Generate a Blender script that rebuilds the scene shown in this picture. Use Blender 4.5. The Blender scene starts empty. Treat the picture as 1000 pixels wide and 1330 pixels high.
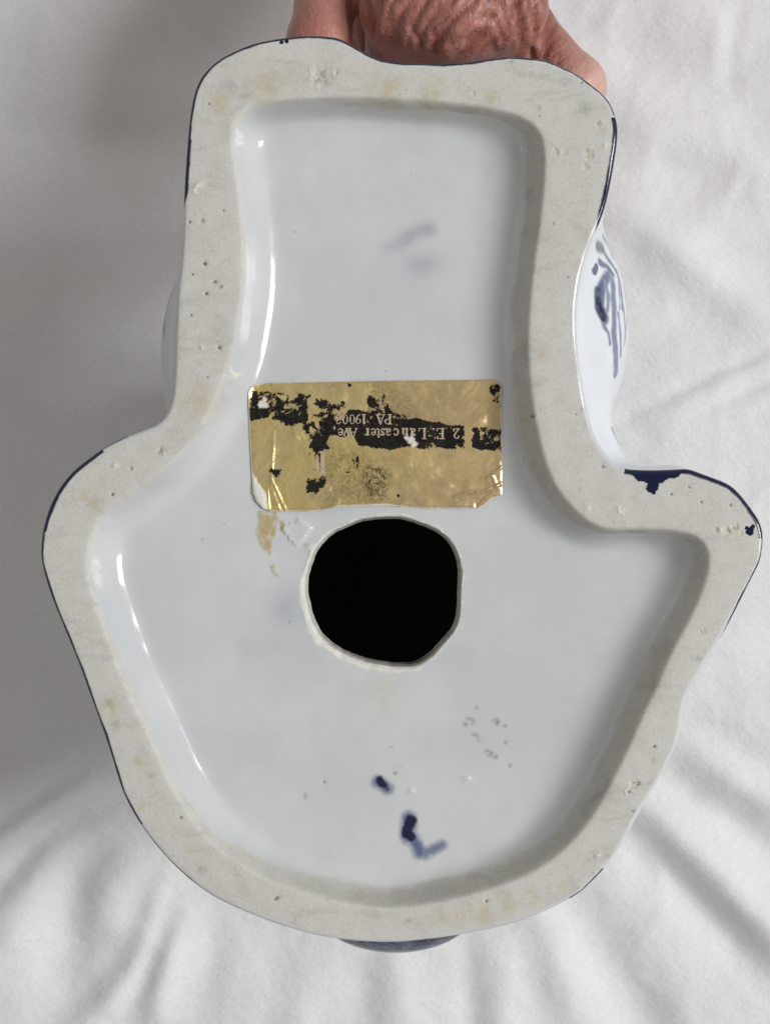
import bpy, math, random
import numpy as np
from mathutils import Vector, noise, kdtree
from mathutils.geometry import delaunay_2d_cdt
from mathutils.bvhtree import BVHTree

random.seed(4)
rng = np.random.default_rng(4)
scene = bpy.context.scene
col = scene.collection

# ------------------------------------------------------------------ frame, camera, light
S = 0.00015            # metres per photograph pixel at the height of the foot rim
R0 = 0.150             # height of the foot rim over the bed sheet
D = 0.320              # camera above the foot rim
MM = 0.001

cam_d = bpy.data.cameras.new('camera')
cam_d.sensor_fit = 'HORIZONTAL'
cam_d.sensor_width = 36
cam_d.lens = 36 * D / (1000 * S)
cam_d.clip_start, cam_d.clip_end = 0.01, 50
cam_d.dof.use_dof = True
cam_d.dof.focus_distance = D + 0.002
cam_d.dof.aperture_fstop = 42
cam = bpy.data.objects.new('camera', cam_d)
cam.location = (0, 0, R0 + D)
col.objects.link(cam)
scene.camera = cam

world = bpy.data.worlds.new('World')
scene.world = world
world.use_nodes = True
bg = world.node_tree.nodes['Background']
bg.inputs[0].default_value = (1.0, 0.97, 0.93, 1)
bg.inputs[1].default_value = 0.335


def lamp(name, loc, target, sx, sy, power, color):
    L = bpy.data.lights.new(name, 'AREA')
    L.shape = 'RECTANGLE'
    L.size, L.size_y = sx, sy
    L.energy = power
    L.color = color
    o = bpy.data.objects.new(name, L)
    o.location = loc
    d = Vector(target) - Vector(loc)
    o.rotation_euler = d.to_track_quat('-Z', 'Y').to_euler()
    col.objects.link(o)
    return o


# a tall window with two casements, to the right of the bed
for dy in (-0.17, 0.17):
    lamp('window_light', (2.0, dy + 0.17, 2.15), (0, 0, R0), 0.30, 1.45, 36.5, (0.97, 0.985, 1.0))

scene.view_settings.view_transform = 'Standard'
scene.view_settings.look = 'None'
scene.view_settings.exposure = 0
scene.view_settings.gamma = 1
scene.cycles.use_denoising = True
scene.cycles.max_bounces = 8


# ------------------------------------------------------------------ small helpers
def px(x, y, depth=0.0):
    """photograph pixel -> metres in the plane `depth` below the foot rim"""
    k = S * (D + depth) / D
    return ((x - 500) * k, (665 - y) * k)


def pxa(pts, depth=0.0):
    return np.array([px(x, y, depth) for x, y in pts])


def catmull(P, closed=True, step=0.0004):
    P = np.asarray(P, float)
    n = len(P)
    out = []
    rngi = range(n if closed else n - 1)
    for i in rngi:
        if closed:
            p0, p1, p2, p3 = P[(i - 1) % n], P[i], P[(i + 1) % n], P[(i + 2) % n]
        else:
            p0, p1, p2, p3 = P[max(i - 1, 0)], P[i], P[i + 1], P[min(i + 2, n - 1)]
        for t in np.linspace(0, 1, 24, endpoint=False):
            out.append(0.5 * ((2 * p1) + (p2 - p0) * t + (2 * p0 - 5 * p1 + 4 * p2 - p3) * t * t
                              + (3 * p1 - p0 - 3 * p2 + p3) * t ** 3))
    out = np.array(out)
    if not closed:
        out = np.vstack([out, P[-1]])
    loop = np.vstack([out, out[:1]]) if closed else out
    d = np.r_[0, np.cumsum(np.linalg.norm(np.diff(loop, axis=0), axis=1))]
    m = max(8, int(d[-1] / step))
    s = np.linspace(0, d[-1], m, endpoint=not closed)
    return np.c_[np.interp(s, d, loop[:, 0]), np.interp(s, d, loop[:, 1])]


def smooth_loop(P, k):
    for _ in range(k):
        P = 0.5 * P + 0.25 * (np.roll(P, 1, 0) + np.roll(P, -1, 0))
    return P


class Loop:
    """closed curve with a fast signed distance (positive inside) and arc parameter of the nearest point"""
    def __init__(self, P):
        area = 0.5 * np.sum(P[:, 0] * np.roll(P[:, 1], -1) - np.roll(P[:, 0], -1) * P[:, 1])
        if area < 0:
            P = P[::-1]
        self.P = P
        Q = np.vstack([P, P[:1]])
        d = np.r_[0, np.cumsum(np.linalg.norm(np.diff(Q, axis=0), axis=1))]
        m = int(d[-1] / 0.00006)
        s = np.linspace(0, d[-1], m, endpoint=False)
        self.F = np.c_[np.interp(s, d, Q[:, 0]), np.interp(s, d, Q[:, 1])]
        t = np.roll(self.F, -3, 0) - np.roll(self.F, 3, 0)
        t /= np.linalg.norm(t, axis=1)[:, None]
        self.N = np.c_[-t[:, 1], t[:, 0]]                      # inward
        self.kd = kdtree.KDTree(m)
        for i, p in enumerate(self.F.tolist()):
            self.kd.insert((p[0], p[1], 0), i)
        self.kd.balance()

    def sd(self, X):
        find = self.kd.find
        idx = np.empty(len(X), int)
        for i, p in enumerate(X.tolist()):
            idx[i] = find((p[0], p[1], 0))[1]
        v = X - self.F[idx]
        dist = np.linalg.norm(v, axis=1)
        sgn = np.where((v * self.N[idx]).sum(1) >= 0, 1, -1)
        return dist * sgn, idx


def seg_dist(X, A, B):
    A, B = np.asarray(A, float), np.asarray(B, float)
    ab = B - A
    t = np.clip(((X - A) @ ab) / max(ab @ ab, 1e-18), 0, 1)
    return np.linalg.norm(X - A - t[:, None] * ab, axis=1), t


def poly_dist(X, pts):
    d = np.full(len(X), 1e9)
    for a, b in zip(pts[:-1], pts[1:]):
        d = np.minimum(d, seg_dist(X, a, b)[0])
    return d


def poly_sd(X, pts):
    """positive inside, exact polygon distance"""
    pts = np.asarray(pts, float)
    d = poly_dist(X, np.vstack([pts, pts[:1]]))
    ins = np.zeros(len(X), bool)
    for a, b in zip(pts, np.roll(pts, -1, 0)):
        c = (a[1] > X[:, 1]) != (b[1] > X[:, 1])
        if a[1] != b[1]:
            xi = (b[0] - a[0]) * (X[:, 1] - a[1]) / (b[1] - a[1]) + a[0]
            ins ^= c & (X[:, 0] < xi)
    return np.where(ins, d, -d)


def sstep(e0, e1, x):
    t = np.clip((x - e0) / (e1 - e0), 0, 1)
    return t * t * (3 - 2 * t)


def vnoise(X, scale, seed=0.0):
    f = noise.noise
    o = seed * 17.31
    if X.shape[1] == 2:
        return np.array([f((a * scale + o, b * scale - o, o)) for a, b in X.tolist()])
    return np.array([f((a * scale + o, b * scale - o, c * scale + o)) for a, b, c in X.tolist()])


def link(name, V, F, mat, parent=None, smooth=True, attrs=None):
    me = bpy.data.meshes.new(name)
    V = np.asarray(V, np.float32)
    if isinstance(F, np.ndarray):
        k = F.shape[1]
        me.vertices.add(len(V))
        me.vertices.foreach_set('co', V.ravel())
        me.loops.add(F.size)
        me.loops.foreach_set('vertex_index', F.astype(np.int32).ravel())
        me.polygons.add(len(F))
        me.polygons.foreach_set('loop_start', np.arange(0, F.size, k, dtype=np.int32))
        me.polygons.foreach_set('loop_total', np.full(len(F), k, dtype=np.int32))
        me.update(calc_edges=True)
    else:
        me.from_pydata(V.tolist(), [], F)
    me.validate()
    me.polygons.foreach_set('use_smooth', np.full(len(me.polygons), smooth, dtype=bool))
    for n, a in (attrs or {}).items():
        at = me.attributes.new(n, 'FLOAT', 'POINT')
        at.data.foreach_set('value', np.asarray(a, np.float32))
    me.materials.append(mat)
    o = bpy.data.objects.new(name, me)
    col.objects.link(o)
    if parent:
        o.parent = parent
    return o


def surface_nets(vol, origin, h):
    """vol < 0 inside; returns vertices and quads"""
    s = vol < 0
    nx, ny, nz = vol.shape
    c = [(i, j, k) for i in (0, 1) for j in (0, 1) for k in (0, 1)]
    cnt = np.zeros((nx - 1, ny - 1, nz - 1), np.int8)
    for i, j, k in c:
        cnt += s[i:nx - 1 + i, j:ny - 1 + j, k:nz - 1 + k]
    act = (cnt > 0) & (cnt < 8)
    I = np.argwhere(act)
    idx = np.full(act.shape, -1, np.int64)
    idx[act] = np.arange(len(I))
    acc = np.zeros((len(I), 3))
    n = np.zeros(len(I))
    for a in c:
        for ax in range(3):
            if a[ax]:
                continue
            b = list(a)
            b[ax] = 1
            va = vol[I[:, 0] + a[0], I[:, 1] + a[1], I[:, 2] + a[2]]
            vb = vol[I[:, 0] + b[0], I[:, 1] + b[1], I[:, 2] + b[2]]
            m = (va < 0) != (vb < 0)
            t = np.where(m, va / np.where(m, va - vb, 1), 0)
            p = np.tile(np.array(a, float), (len(I), 1))
            p[:, ax] += t
            acc += p * m[:, None]
            n += m
    V = (I + acc / n[:, None]) * h + origin
    Q = []
    for ax in range(3):
        u, v = (ax + 1) % 3, (ax + 2) % 3
        sl0, sl1 = [slice(None)] * 3, [slice(None)] * 3
        sl0[ax], sl1[ax] = slice(0, -1), slice(1, None)
        m = s[tuple(sl0)] != s[tuple(sl1)]
        E = np.argwhere(m)
        ok = (E[:, u] > 0) & (E[:, v] > 0) & (E[:, u] < vol.shape[u] - 1) & (E[:, v] < vol.shape[v] - 1)
        E = E[ok]
        ins = s[E[:, 0], E[:, 1], E[:, 2]]
        ids = []
        for du, dv in ((-1, -1), (0, -1), (0, 0), (-1, 0)):
            T = E.copy()
            T[:, u] += du
            T[:, v] += dv
            ids.append(idx[T[:, 0], T[:, 1], T[:, 2]])
        q = np.stack(ids, 1)
        q[~ins] = q[~ins][:, ::-1]
        Q.append(q)
    return V, np.vstack(Q)


# ------------------------------------------------------------------ materials
class Mat:
    def __init__(self, name):
        self.m = bpy.data.materials.new(name)
        self.m.use_nodes = True
        self.t = self.m.node_tree
        self.b = self.t.nodes['Principled BSDF']
        self.co = self.n('ShaderNodeTexCoord').outputs['Object']

    def n(self, kind, **kw):
        nd = self.t.nodes.new(kind)
        for k, v in kw.items():
            setattr(nd, k, v)
        return nd

    def put(self, sock, v):
        if isinstance(v, bpy.types.NodeSocket):
            self.t.links.new(v, sock)
        else:
            sock.default_value = v
        return self

    def math(self, op, a, b=0.0, c=None, clamp=False):
        nd = self.n('ShaderNodeMath', operation=op, use_clamp=clamp)
        self.put(nd.inputs[0], a)
        self.put(nd.inputs[1], b)
        if c is not None:
            self.put(nd.inputs[2], c)
        return nd.outputs[0]

    def ramp(self, x, lo, hi):
        nd = self.n('ShaderNodeMapRange', interpolation_type='SMOOTHSTEP')
        self.put(nd.inputs['Value'], x)
        self.put(nd.inputs['From Min'], lo)
        self.put(nd.inputs['From Max'], hi)
        return nd.outputs[0]

    def noise(self, scale, detail=3.0, rough=0.55, dist=0.0, vec=None):
        nd = self.n('ShaderNodeTexNoise')
        self.put(nd.inputs['Vector'], vec or self.co)
        self.put(nd.inputs['Scale'], scale)
        self.put(nd.inputs['Detail'], detail)
        self.put(nd.inputs['Roughness'], rough)
        self.put(nd.inputs['Distortion'], dist)
        return nd.outputs[0]

    def mapping(self, scale=(1, 1, 1), rot=(0, 0, 0)):
        nd = self.n('ShaderNodeMapping')
        self.put(nd.inputs['Vector'], self.co)
        nd.inputs['Scale'].default_value = scale
        nd.inputs['Rotation'].default_value = rot
        return nd.outputs[0]

    def attr(self, name):
        return self.n('ShaderNodeAttribute', attribute_name=name).outputs['Fac']

    def mix(self, f, a, b):
        nd = self.n('ShaderNodeMix', data_type='RGBA')
        self.put(nd.inputs[0], f)
        self.put(nd.inputs[6], a)
        self.put(nd.inputs[7], b)
        return nd.outputs[2]

    def bump(self, h, dist, strength=1.0, normal=None):
        nd = self.n('ShaderNodeBump')
        self.put(nd.inputs['Height'], h)
        nd.inputs['Distance'].default_value = dist
        self.put(nd.inputs['Strength'], strength)
        if normal:
            self.put(nd.inputs['Normal'], normal)
        return nd.outputs[0]

    def set(self, **kw):
        for k, v in kw.items():
            self.put(self.b.inputs[k.replace('_', ' ')], v)
        return self


BLUE = (0.006, 0.010, 0.038, 1)


def porcelain():
    M = Mat('porcelain_base')
    raw, blue, dark, stain, pale, soft = (M.attr(k) for k in ('raw', 'blue', 'dark', 'stain', 'pale', 'softblue'))
    big = M.noise(38, 4, 0.6)
    mid = M.noise(260, 4, 0.65)
    fine = M.noise(1900, 2, 0.6)
    glaze = M.mix(M.ramp(big, 0.38, 0.68), (0.575, 0.583, 0.578, 1), (0.515, 0.53, 0.54, 1))
    glaze = M.mix(M.math('MULTIPLY', M.ramp(M.noise(110, 5, 0.65, 0.5), 0.45, 0.75), 0.5), glaze, (0.535, 0.535, 0.53, 1))
    glaze = M.mix(M.math('MULTIPLY', M.ramp(M.noise(700, 2, 0.5), 0.755, 0.80), 0.5), glaze, (0.22, 0.21, 0.19, 1))
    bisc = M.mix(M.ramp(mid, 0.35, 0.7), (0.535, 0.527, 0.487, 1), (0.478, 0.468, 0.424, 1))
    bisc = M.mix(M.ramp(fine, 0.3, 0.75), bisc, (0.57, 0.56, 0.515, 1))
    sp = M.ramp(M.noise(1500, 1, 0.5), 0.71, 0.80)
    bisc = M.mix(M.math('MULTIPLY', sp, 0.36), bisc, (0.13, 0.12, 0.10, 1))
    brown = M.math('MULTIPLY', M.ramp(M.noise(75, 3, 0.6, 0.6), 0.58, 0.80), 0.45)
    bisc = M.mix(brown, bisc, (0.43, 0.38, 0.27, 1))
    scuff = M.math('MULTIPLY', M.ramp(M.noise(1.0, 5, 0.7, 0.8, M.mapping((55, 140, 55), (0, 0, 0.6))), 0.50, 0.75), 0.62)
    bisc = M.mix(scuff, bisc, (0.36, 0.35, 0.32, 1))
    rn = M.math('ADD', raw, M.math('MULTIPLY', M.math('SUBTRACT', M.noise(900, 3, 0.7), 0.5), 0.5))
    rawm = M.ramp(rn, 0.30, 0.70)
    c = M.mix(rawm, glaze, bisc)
    c = M.mix(M.math('MULTIPLY', pale, 0.8, clamp=True), c, (0.70, 0.69, 0.63, 1))
    st = M.math('MULTIPLY', stain, M.ramp(M.noise(420, 3, 0.7), 0.28, 0.6), clamp=True)
    c = M.mix(st, c, (0.43, 0.34, 0.16, 1))
    c = M.mix(soft, c, (0.055, 0.085, 0.19, 1))
    bn = M.math('ADD', blue, M.math('MULTIPLY', M.math('SUBTRACT', M.noise(1300, 3, 0.7), 0.5), 0.35))
    c = M.mix(M.ramp(bn, 0.12, 0.92), c, BLUE)
    dn = M.math('MULTIPLY', dark, M.ramp(M.noise(1700, 3, 0.7), 0.25, 0.55), clamp=True)
    c = M.mix(dn, c, (0.035, 0.033, 0.03, 1))
    M.set(Base_Color=c)
    M.set(Roughness=M.math('ADD', M.math('MULTIPLY', rawm, 0.70), 0.13))
    M.set(Specular_IOR_Level=M.math('SUBTRACT', 0.55, M.math('MULTIPLY', rawm, 0.38)))
    h = M.math('ADD', M.math('MULTIPLY', fine, 0.22), M.math('MULTIPLY', mid, 0.8))
    nrm = M.bump(h, 0.00030, M.math('ADD', M.math('MULTIPLY', rawm, 0.55), 0.0))
    nrm = M.bump(M.noise(62, 2, 0.5), 0.0016, 0.30, nrm)
    M.set(Normal=nrm)
    return M.m


def body_glaze():
    """white glaze; the brushed cobalt is a colour and a coverage stored on the mesh"""
    M = Mat('painted_glaze')
    base = M.mix(M.ramp(M.noise(30, 3), 0.35, 0.7), (0.66, 0.68, 0.70, 1), (0.60, 0.63, 0.67, 1))
    tint = M.n('ShaderNodeAttribute', attribute_name='brush').outputs['Color']
    tint = M.mix(M.math('MULTIPLY', M.ramp(M.noise(420, 3), 0.35, 0.7), 0.35), tint, (0.30, 0.34, 0.44, 1))
    c = M.mix(M.attr('cover'), base, tint)
    M.set(Base_Color=c, Roughness=0.12, Specular_IOR_Level=0.55)
    M.set(Normal=M.bump(M.noise(60, 2), 0.001, 0.2))
    return M.m


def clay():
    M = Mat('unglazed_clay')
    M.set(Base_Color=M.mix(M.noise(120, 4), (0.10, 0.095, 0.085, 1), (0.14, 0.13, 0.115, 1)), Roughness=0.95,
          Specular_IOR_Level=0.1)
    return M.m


def foil(name, letters=False):
    M = Mat(name)
    grain = M.noise(2600, 2, 0.6)
    mid = M.noise(420, 4, 0.65, 0.4)
    big = M.noise(70, 3, 0.6)
    sep = M.n('ShaderNodeSeparateXYZ')
    M.put(sep.inputs[0], M.co)
    gx = M.math('ADD', sep.outputs[0], M.math('MULTIPLY', M.math('SUBTRACT', big, 0.5), 0.06))
    gold = M.mix(M.ramp(big, 0.35, 0.65), M.mix(M.ramp(gx, -0.02, 0.018), (0.66, 0.50, 0.18, 1), (0.72, 0.53, 0.27, 1)), M.mix(M.ramp(gx, -0.02, 0.018), (0.62, 0.51, 0.25, 1), (0.52, 0.38, 0.20, 1)))
    gold = M.mix(M.math('MULTIPLY', M.ramp(mid, 0.45, 0.8), 0.6), gold, (0.40, 0.30, 0.12, 1))
    gold = M.mix(M.math('MULTIPLY', M.ramp(grain, 0.45, 0.75), 0.35), gold, (0.80, 0.68, 0.44, 1))
    met = 0.62
    if letters:
        c = M.mix(M.ramp(M.noise(1500, 3, 0.7), 0.52, 0.72), (0.52, 0.42, 0.30, 1), (0.14, 0.105, 0.07, 1))
        M.set(Base_Color=c, Metallic=0.5, Roughness=0.45)
    else:
        k, smudge, paper = M.attr('black'), M.attr('smudge'), M.attr('paper')
        crk = M.math('ADD', M.noise(850, 6, 0.78, 0.5), M.math('MULTIPLY', M.math('SUBTRACT', M.noise(290, 3, 0.6, 0.6), 0.5), 1.1))
        kn = M.math('ADD', k, M.math('MULTIPLY', M.math('SUBTRACT', crk, 0.5), 5.6))
        km = M.ramp(kn, 0.44, 0.56)
        sm = M.math('MULTIPLY', smudge, M.ramp(M.noise(1500, 4, 0.75, 1.2), 0.38, 0.60), clamp=True)
        gold = M.mix(M.math('MULTIPLY', sm, 0.95), gold, (0.075, 0.052, 0.030, 1))
        ck = M.mix(M.ramp(M.noise(2400, 2), 0.4, 0.8), (0.010, 0.009, 0.008, 1), (0.035, 0.029, 0.022, 1))
        c = M.mix(km, gold, ck)
        c = M.mix(paper, c, (0.66, 0.63, 0.57, 1))
        mt = M.math('MULTIPLY', M.math('SUBTRACT', 1.0, M.math('MAXIMUM', km, paper)), met)
        M.set(Base_Color=c, Metallic=mt)
        M.set(Roughness=M.math('ADD', 0.27, M.math('MULTIPLY', M.math('MAXIMUM', km, paper), 0.25)))
        nr = M.bump(M.math('ADD', M.math('MULTIPLY', grain, 0.25), M.math('MULTIPLY', mid, 0.6)), 0.00010, 0.25)
        nr = M.bump(M.noise(95, 3, 0.6, 0.5), 0.0016, 0.45, nr)
        M.set(Normal=nr, Specular_IOR_Level=M.math('SUBTRACT', 0.4, M.math('MULTIPLY', km, 0.32)))
    return M.m


def skin():
    M = Mat('skin')
    fold = M.attr('fold')
    c = M.mix(M.ramp(M.noise(55, 4, 0.6), 0.35, 0.68), (0.345, 0.142, 0.108, 1), (0.45, 0.21, 0.165, 1))
    c = M.mix(M.math('MULTIPLY', M.ramp(M.noise(170, 4, 0.7), 0.48, 0.72), 0.55), c, (0.33, 0.115, 0.09, 1))
    c = M.mix(M.math('MULTIPLY', M.ramp(M.noise(420, 3, 0.7), 0.62, 0.75), 0.35), c, (0.24, 0.11, 0.075, 1))
    c = M.mix(M.math('MULTIPLY', M.attr('bone'), 0.7), c, (0.66, 0.44, 0.37, 1))
    c = M.mix(M.math('MULTIPLY', fold, 0.85), c, (0.22, 0.065, 0.05, 1))
    M.set(Base_Color=c, Roughness=0.42, Specular_IOR_Level=0.42, Subsurface_Weight=0.12, Subsurface_Scale=0.003)
    M.b.inputs['Subsurface Radius'].default_value = (1.0, 0.35, 0.2)
    vor = M.n('ShaderNodeTexVoronoi', feature='DISTANCE_TO_EDGE')
    M.put(vor.inputs['Vector'], M.mapping((1, 0.55, 1)))
    vor.inputs['Scale'].default_value = 750
    nr = M.bump(M.ramp(vor.outputs['Distance'], 0.0, 0.25), 0.00015, 0.4)
    nr = M.bump(M.noise(0.9, 4, 0.6, 0.8, M.mapping((330, 120, 330))), 0.0008, 0.6, nr)
    M.set(Normal=nr)
    return M.m


def nail():
    M = Mat('nail')
    M.set(Base_Color=M.mix(M.noise(300, 2), (0.60, 0.38, 0.32, 1), (0.66, 0.46, 0.39, 1)), Roughness=0.3)
    return M.m


def cotton():
    M = Mat('white_cotton')
    wx = M.noise(1.0, 3, 0.6, 0, M.mapping((700, 3200, 1)))
    wy = M.noise(1.0, 3, 0.6, 0, M.mapping((3200, 700, 1)))
    weave = M.math('ADD', wx, wy)
    c = M.mix(M.ramp(weave, 0.8, 1.2), (0.72, 0.715, 0.715, 1), (0.81, 0.80, 0.795, 1))
    c = M.mix(M.math('MULTIPLY', M.ramp(M.noise(45, 3), 0.4, 0.7), 0.25), c, (0.68, 0.67, 0.67, 1))
    M.set(Base_Color=c, Roughness=0.9, Specular_IOR_Level=0.15, Sheen_Weight=0.15)
    nr = M.bump(weave, 0.0005, 0.6)
    nr = M.bump(M.noise(150, 4, 0.6), 0.0010, 0.6, nr)
    M.set(Normal=nr)
    return M.m


# ------------------------------------------------------------------ bed sheet
def bed_sheet():
    def axis(half):
        a = np.arange(-0.17, 0.1701, 0.0011)
        e = 0.17 + np.cumsum(np.linspace(0.0015, 0.03, 46))
        e = e[e < half]
        return np.r_[-e[::-1], a, e]
    xs = axis(0.85)
    ys = axis(0.95)
    X, Y = np.meshgrid(xs, ys, indexing='ij')
    P = np.c_[X.ravel(), Y.ravel()]
    z = np.zeros(len(P))
    # photograph pixels along each crease, half width mm, height mm (negative: valley)
    folds = [
        ([(800, 990), (880, 1030), (1000, 1106), (1100, 1180)], 8, -3.4), ([(790, 1000), (840, 1042), (992, 1202), (1100, 1300)], 7, 3.6),
        ([(800, 1060), (824, 1090), (930, 1200), (1010, 1290)], 7, -3.2), ([(720, 1150), (760, 1210), (828, 1314), (870, 1400)], 9, -2.6),
        ([(880, 930), (900, 942), (1000, 998), (1120, 1040)], 6, -1.8), ([(690, 1160), (730, 1260), (780, 1380)], 7, 2.0),
        ([(880, 960), (1000, 1045), (1100, 1110)], 6, 2.2),
        ([(640, 1200), (655, 1290), (660, 1400)], 7, 1.8), ([(600, 1210), (610, 1290), (620, 1400)], 5, -1.3),
        ([(520, 1230), (530, 1400)], 6, 1.2), ([(470, 1240), (465, 1400)], 5, -1.0), ([(400, 1230), (380, 1400)], 7, 1.2),
        ([(100, 1340), (172, 1268), (200, 1212), (215, 1150)], 4.5, 3.0), ([(165, 1300), (195, 1245), (222, 1165)], 3.5, -2.4),
        ([(195, 1340), (216, 1260), (232, 1200)], 4.5, 2.2), ([(260, 1340), (270, 1260), (275, 1190)], 5, -1.0),
        ([(-40, 1110), (0, 1092), (56, 1052), (110, 1020)], 4, 2.4), ([(-40, 1170), (0, 1148), (48, 1092), (100, 1060), (150, 1040)], 4.5, -2.6),
        ([(70, 1300), (88, 1228), (95, 1140), (160, 1076)], 9, -3.2), ([(120, 1230), (140, 1160), (180, 1100)], 8, 2.4),
        ([(-30, 1080), (0, 1068), (72, 1020), (120, 985)], 4, -2.0), ([(-30, 990), (0, 980), (80, 956)], 6, -1.4),
        ([(-30, 1040), (60, 990), (110, 960)], 5, 1.4), ([(0, 1230), (40, 1160), (80, 1100)], 6, 1.6),
        ([(780, 262), (825, 289), (917, 361), (1000, 420)], 7, 3.0), ([(950, 240), (900, 225), (840, 210)], 8, -2.8),
        ([(800, 160), (880, 190), (1000, 215)], 9, 1.8), ([(740, 20), (810, 70), (900, 110), (1040, 160)], 8, -1.6),
        ([(800, 545), (897, 501), (1000, 453), (1060, 425)], 2.6, -1.0), ([(900, 540), (1000, 490), (1060, 465)], 2.6, -0.9),
        ([(880, 522), (960, 485), (1040, 450)], 3.0, 0.8), ([(830, 450), (900, 405), (1000, 370)], 6, -1.0),
        ([(860, 0), (950, 40), (1060, 60)], 9, 1.5), ([(960, 0), (950, 60), (948, 110)], 3, -0.6),
        ([(-60, 330), (60, 345), (230, 320)], 9, -1.6), ([(-60, 420), (80, 410), (230, 420)], 9, 1.4),
        ([(-60, 500), (80, 520), (230, 500)], 10, -1.6), ([(-60, 640), (50, 650), (180, 630)], 9, -1.2),
        ([(-60, 760), (60, 750), (140, 770)], 9, 1.4), ([(-60, 860), (60, 840), (140, 850)], 8, -1.4),
        ([(40, 0), (90, 110), (100, 220)], 12, 1.6), ([(180, -20), (200, 90), (190, 180)], 10, -1.3),
    ]
    dip = np.hypot(P[:, 0] / 0.85, P[:, 1] / 0.95)
    fade_all = 1 - sstep(0.25, 0.4, np.hypot(P[:, 0], P[:, 1]))
    for pts, w, h in folds:
        q = pxa(pts, R0)
        cs = catmull(q, closed=False, step=0.004)
        d = np.full(len(P), 1e9)
        tt = np.zeros(len(P))
        m = len(cs) - 1
        near = (P[:, 0] > cs[:, 0].min() - .05) & (P[:, 0] < cs[:, 0].max() + .05) & (P[:, 1] > cs[:, 1].min() - .05) & (P[:, 1] < cs[:, 1].max() + .05)
        Pn = P[near]
        dn, tn = d[near], tt[near]
        for i in range(m):
            di, ti = seg_dist(Pn, cs[i], cs[i + 1])
            k = di < dn
            dn[k] = di[k]
            tn[k] = (i + ti[k]) / m
        env = np.sin(np.pi * np.clip(tn * 0.9 + 0.05, 0, 1)) ** 0.6
        z[near] += 1.3 * h * MM * env * np.exp(-(dn / (w * MM)) ** 2)
    ang = np.arctan2(P[:, 1] + 0.02, P[:, 0])
    r = np.hypot(P[:, 0], P[:, 1] + 0.02)
    rad = np.array([noise.noise((math.cos(a) * 7.0, math.sin(a) * 7.0, q * 9)) for a, q in zip(ang.tolist(), r.tolist())])
    z += rad * 0.0009 * sstep(0.05, 0.11, r) * sstep(0.03, -0.06, P[:, 1])
    z += vnoise(P, 11, 1) * 0.0035 + vnoise(P, 34, 2) * 0.0016 + vnoise(P, 90, 3) * 0.00035 - (np.abs(vnoise(P, 42, 8)) ** 0.7) * 0.0011 - (np.abs(vnoise(P, 110, 9)) ** 0.8) * 0.0003
    # slack of the cloth far from the figurine
    z += (vnoise(P, 4, 5) * 0.012) * sstep(0.2, 0.6, dip)
    z -= 0.006 * np.exp(-(np.hypot(P[:, 0], P[:, 1] - 0.01) / 0.05) ** 2)       # pressed down under the figurine
    nx, ny = len(xs), len(ys)
    g = np.arange(nx * ny).reshape(nx, ny)
    F = np.stack([g[:-1, :-1], g[1:, :-1], g[1:, 1:], g[:-1, 1:]], -1).reshape(-1, 4)
    o = link('bed_sheet', np.c_[P, z], F, cotton())
    o['label'] = 'white rumpled cotton bed sheet spread out beneath the figurine'
    o['category'] = 'bed sheet'
    o['kind'] = 'structure'
    return o


bed_sheet()

# ------------------------------------------------------------------ figurine: traced curves
OUT = [(243, 180), (247, 143), (253, 115), (263, 95), (280, 78), (300, 66), (330, 54), (360, 48), (385, 44.5), (410, 44), (435, 46),
       (450, 52), (465, 60.5), (480, 69), (495, 75), (515, 78), (540, 79.5), (570, 80), (600, 79), (625, 76), (645, 73), (665, 71.5),
       (690, 73), (710, 76), (727, 83), (746, 92), (765, 105), (782, 119), (793, 132), (800, 149), (803, 166), (802, 185), (799, 206),
       (794, 235), (788, 262), (781, 284), (772, 304), (760, 338), (752, 375), (749, 415), (751, 454), (756, 493), (763, 532),
       (772, 563), (785, 587), (800, 603), (815, 609), (829, 610), (848, 610.5), (876, 609.6), (895, 609), (915, 616), (946, 628), (962, 641.6),
       (977, 661), (987, 676), (992, 693), (991.5, 710), (988, 730), (979, 748), (967, 772), (952, 802), (937, 829), (924, 850),
       (910, 874), (896, 898), (888, 922), (885, 946), (877, 974), (864, 1000), (848, 1027), (828, 1062), (808, 1098), (788, 1127),
       (770, 1146), (751, 1163), (720, 1180), (680, 1197), (640, 1208), (592, 1217), (544, 1224), (508, 1226), (472, 1225), (436, 1221),
       (400, 1214), (348, 1198), (288, 1172), (256, 1152), (224, 1124), (196, 1092), (174, 1060), (158, 1028), (148, 996), (136, 958),
       (120, 914), (102, 864), (82, 816), (66, 776), (56, 744), (52, 720), (54, 692), (60, 668), (68, 648), (80, 628), (96, 610),
       (116, 594), (136, 580), (160, 568), (184, 559), (203, 551), (216, 537), (223, 515), (226, 480), (227, 440), (229, 400),
       (231, 370), (234, 345), (236, 320), (237.5, 290), (238, 262), (239.5, 230)]
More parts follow.
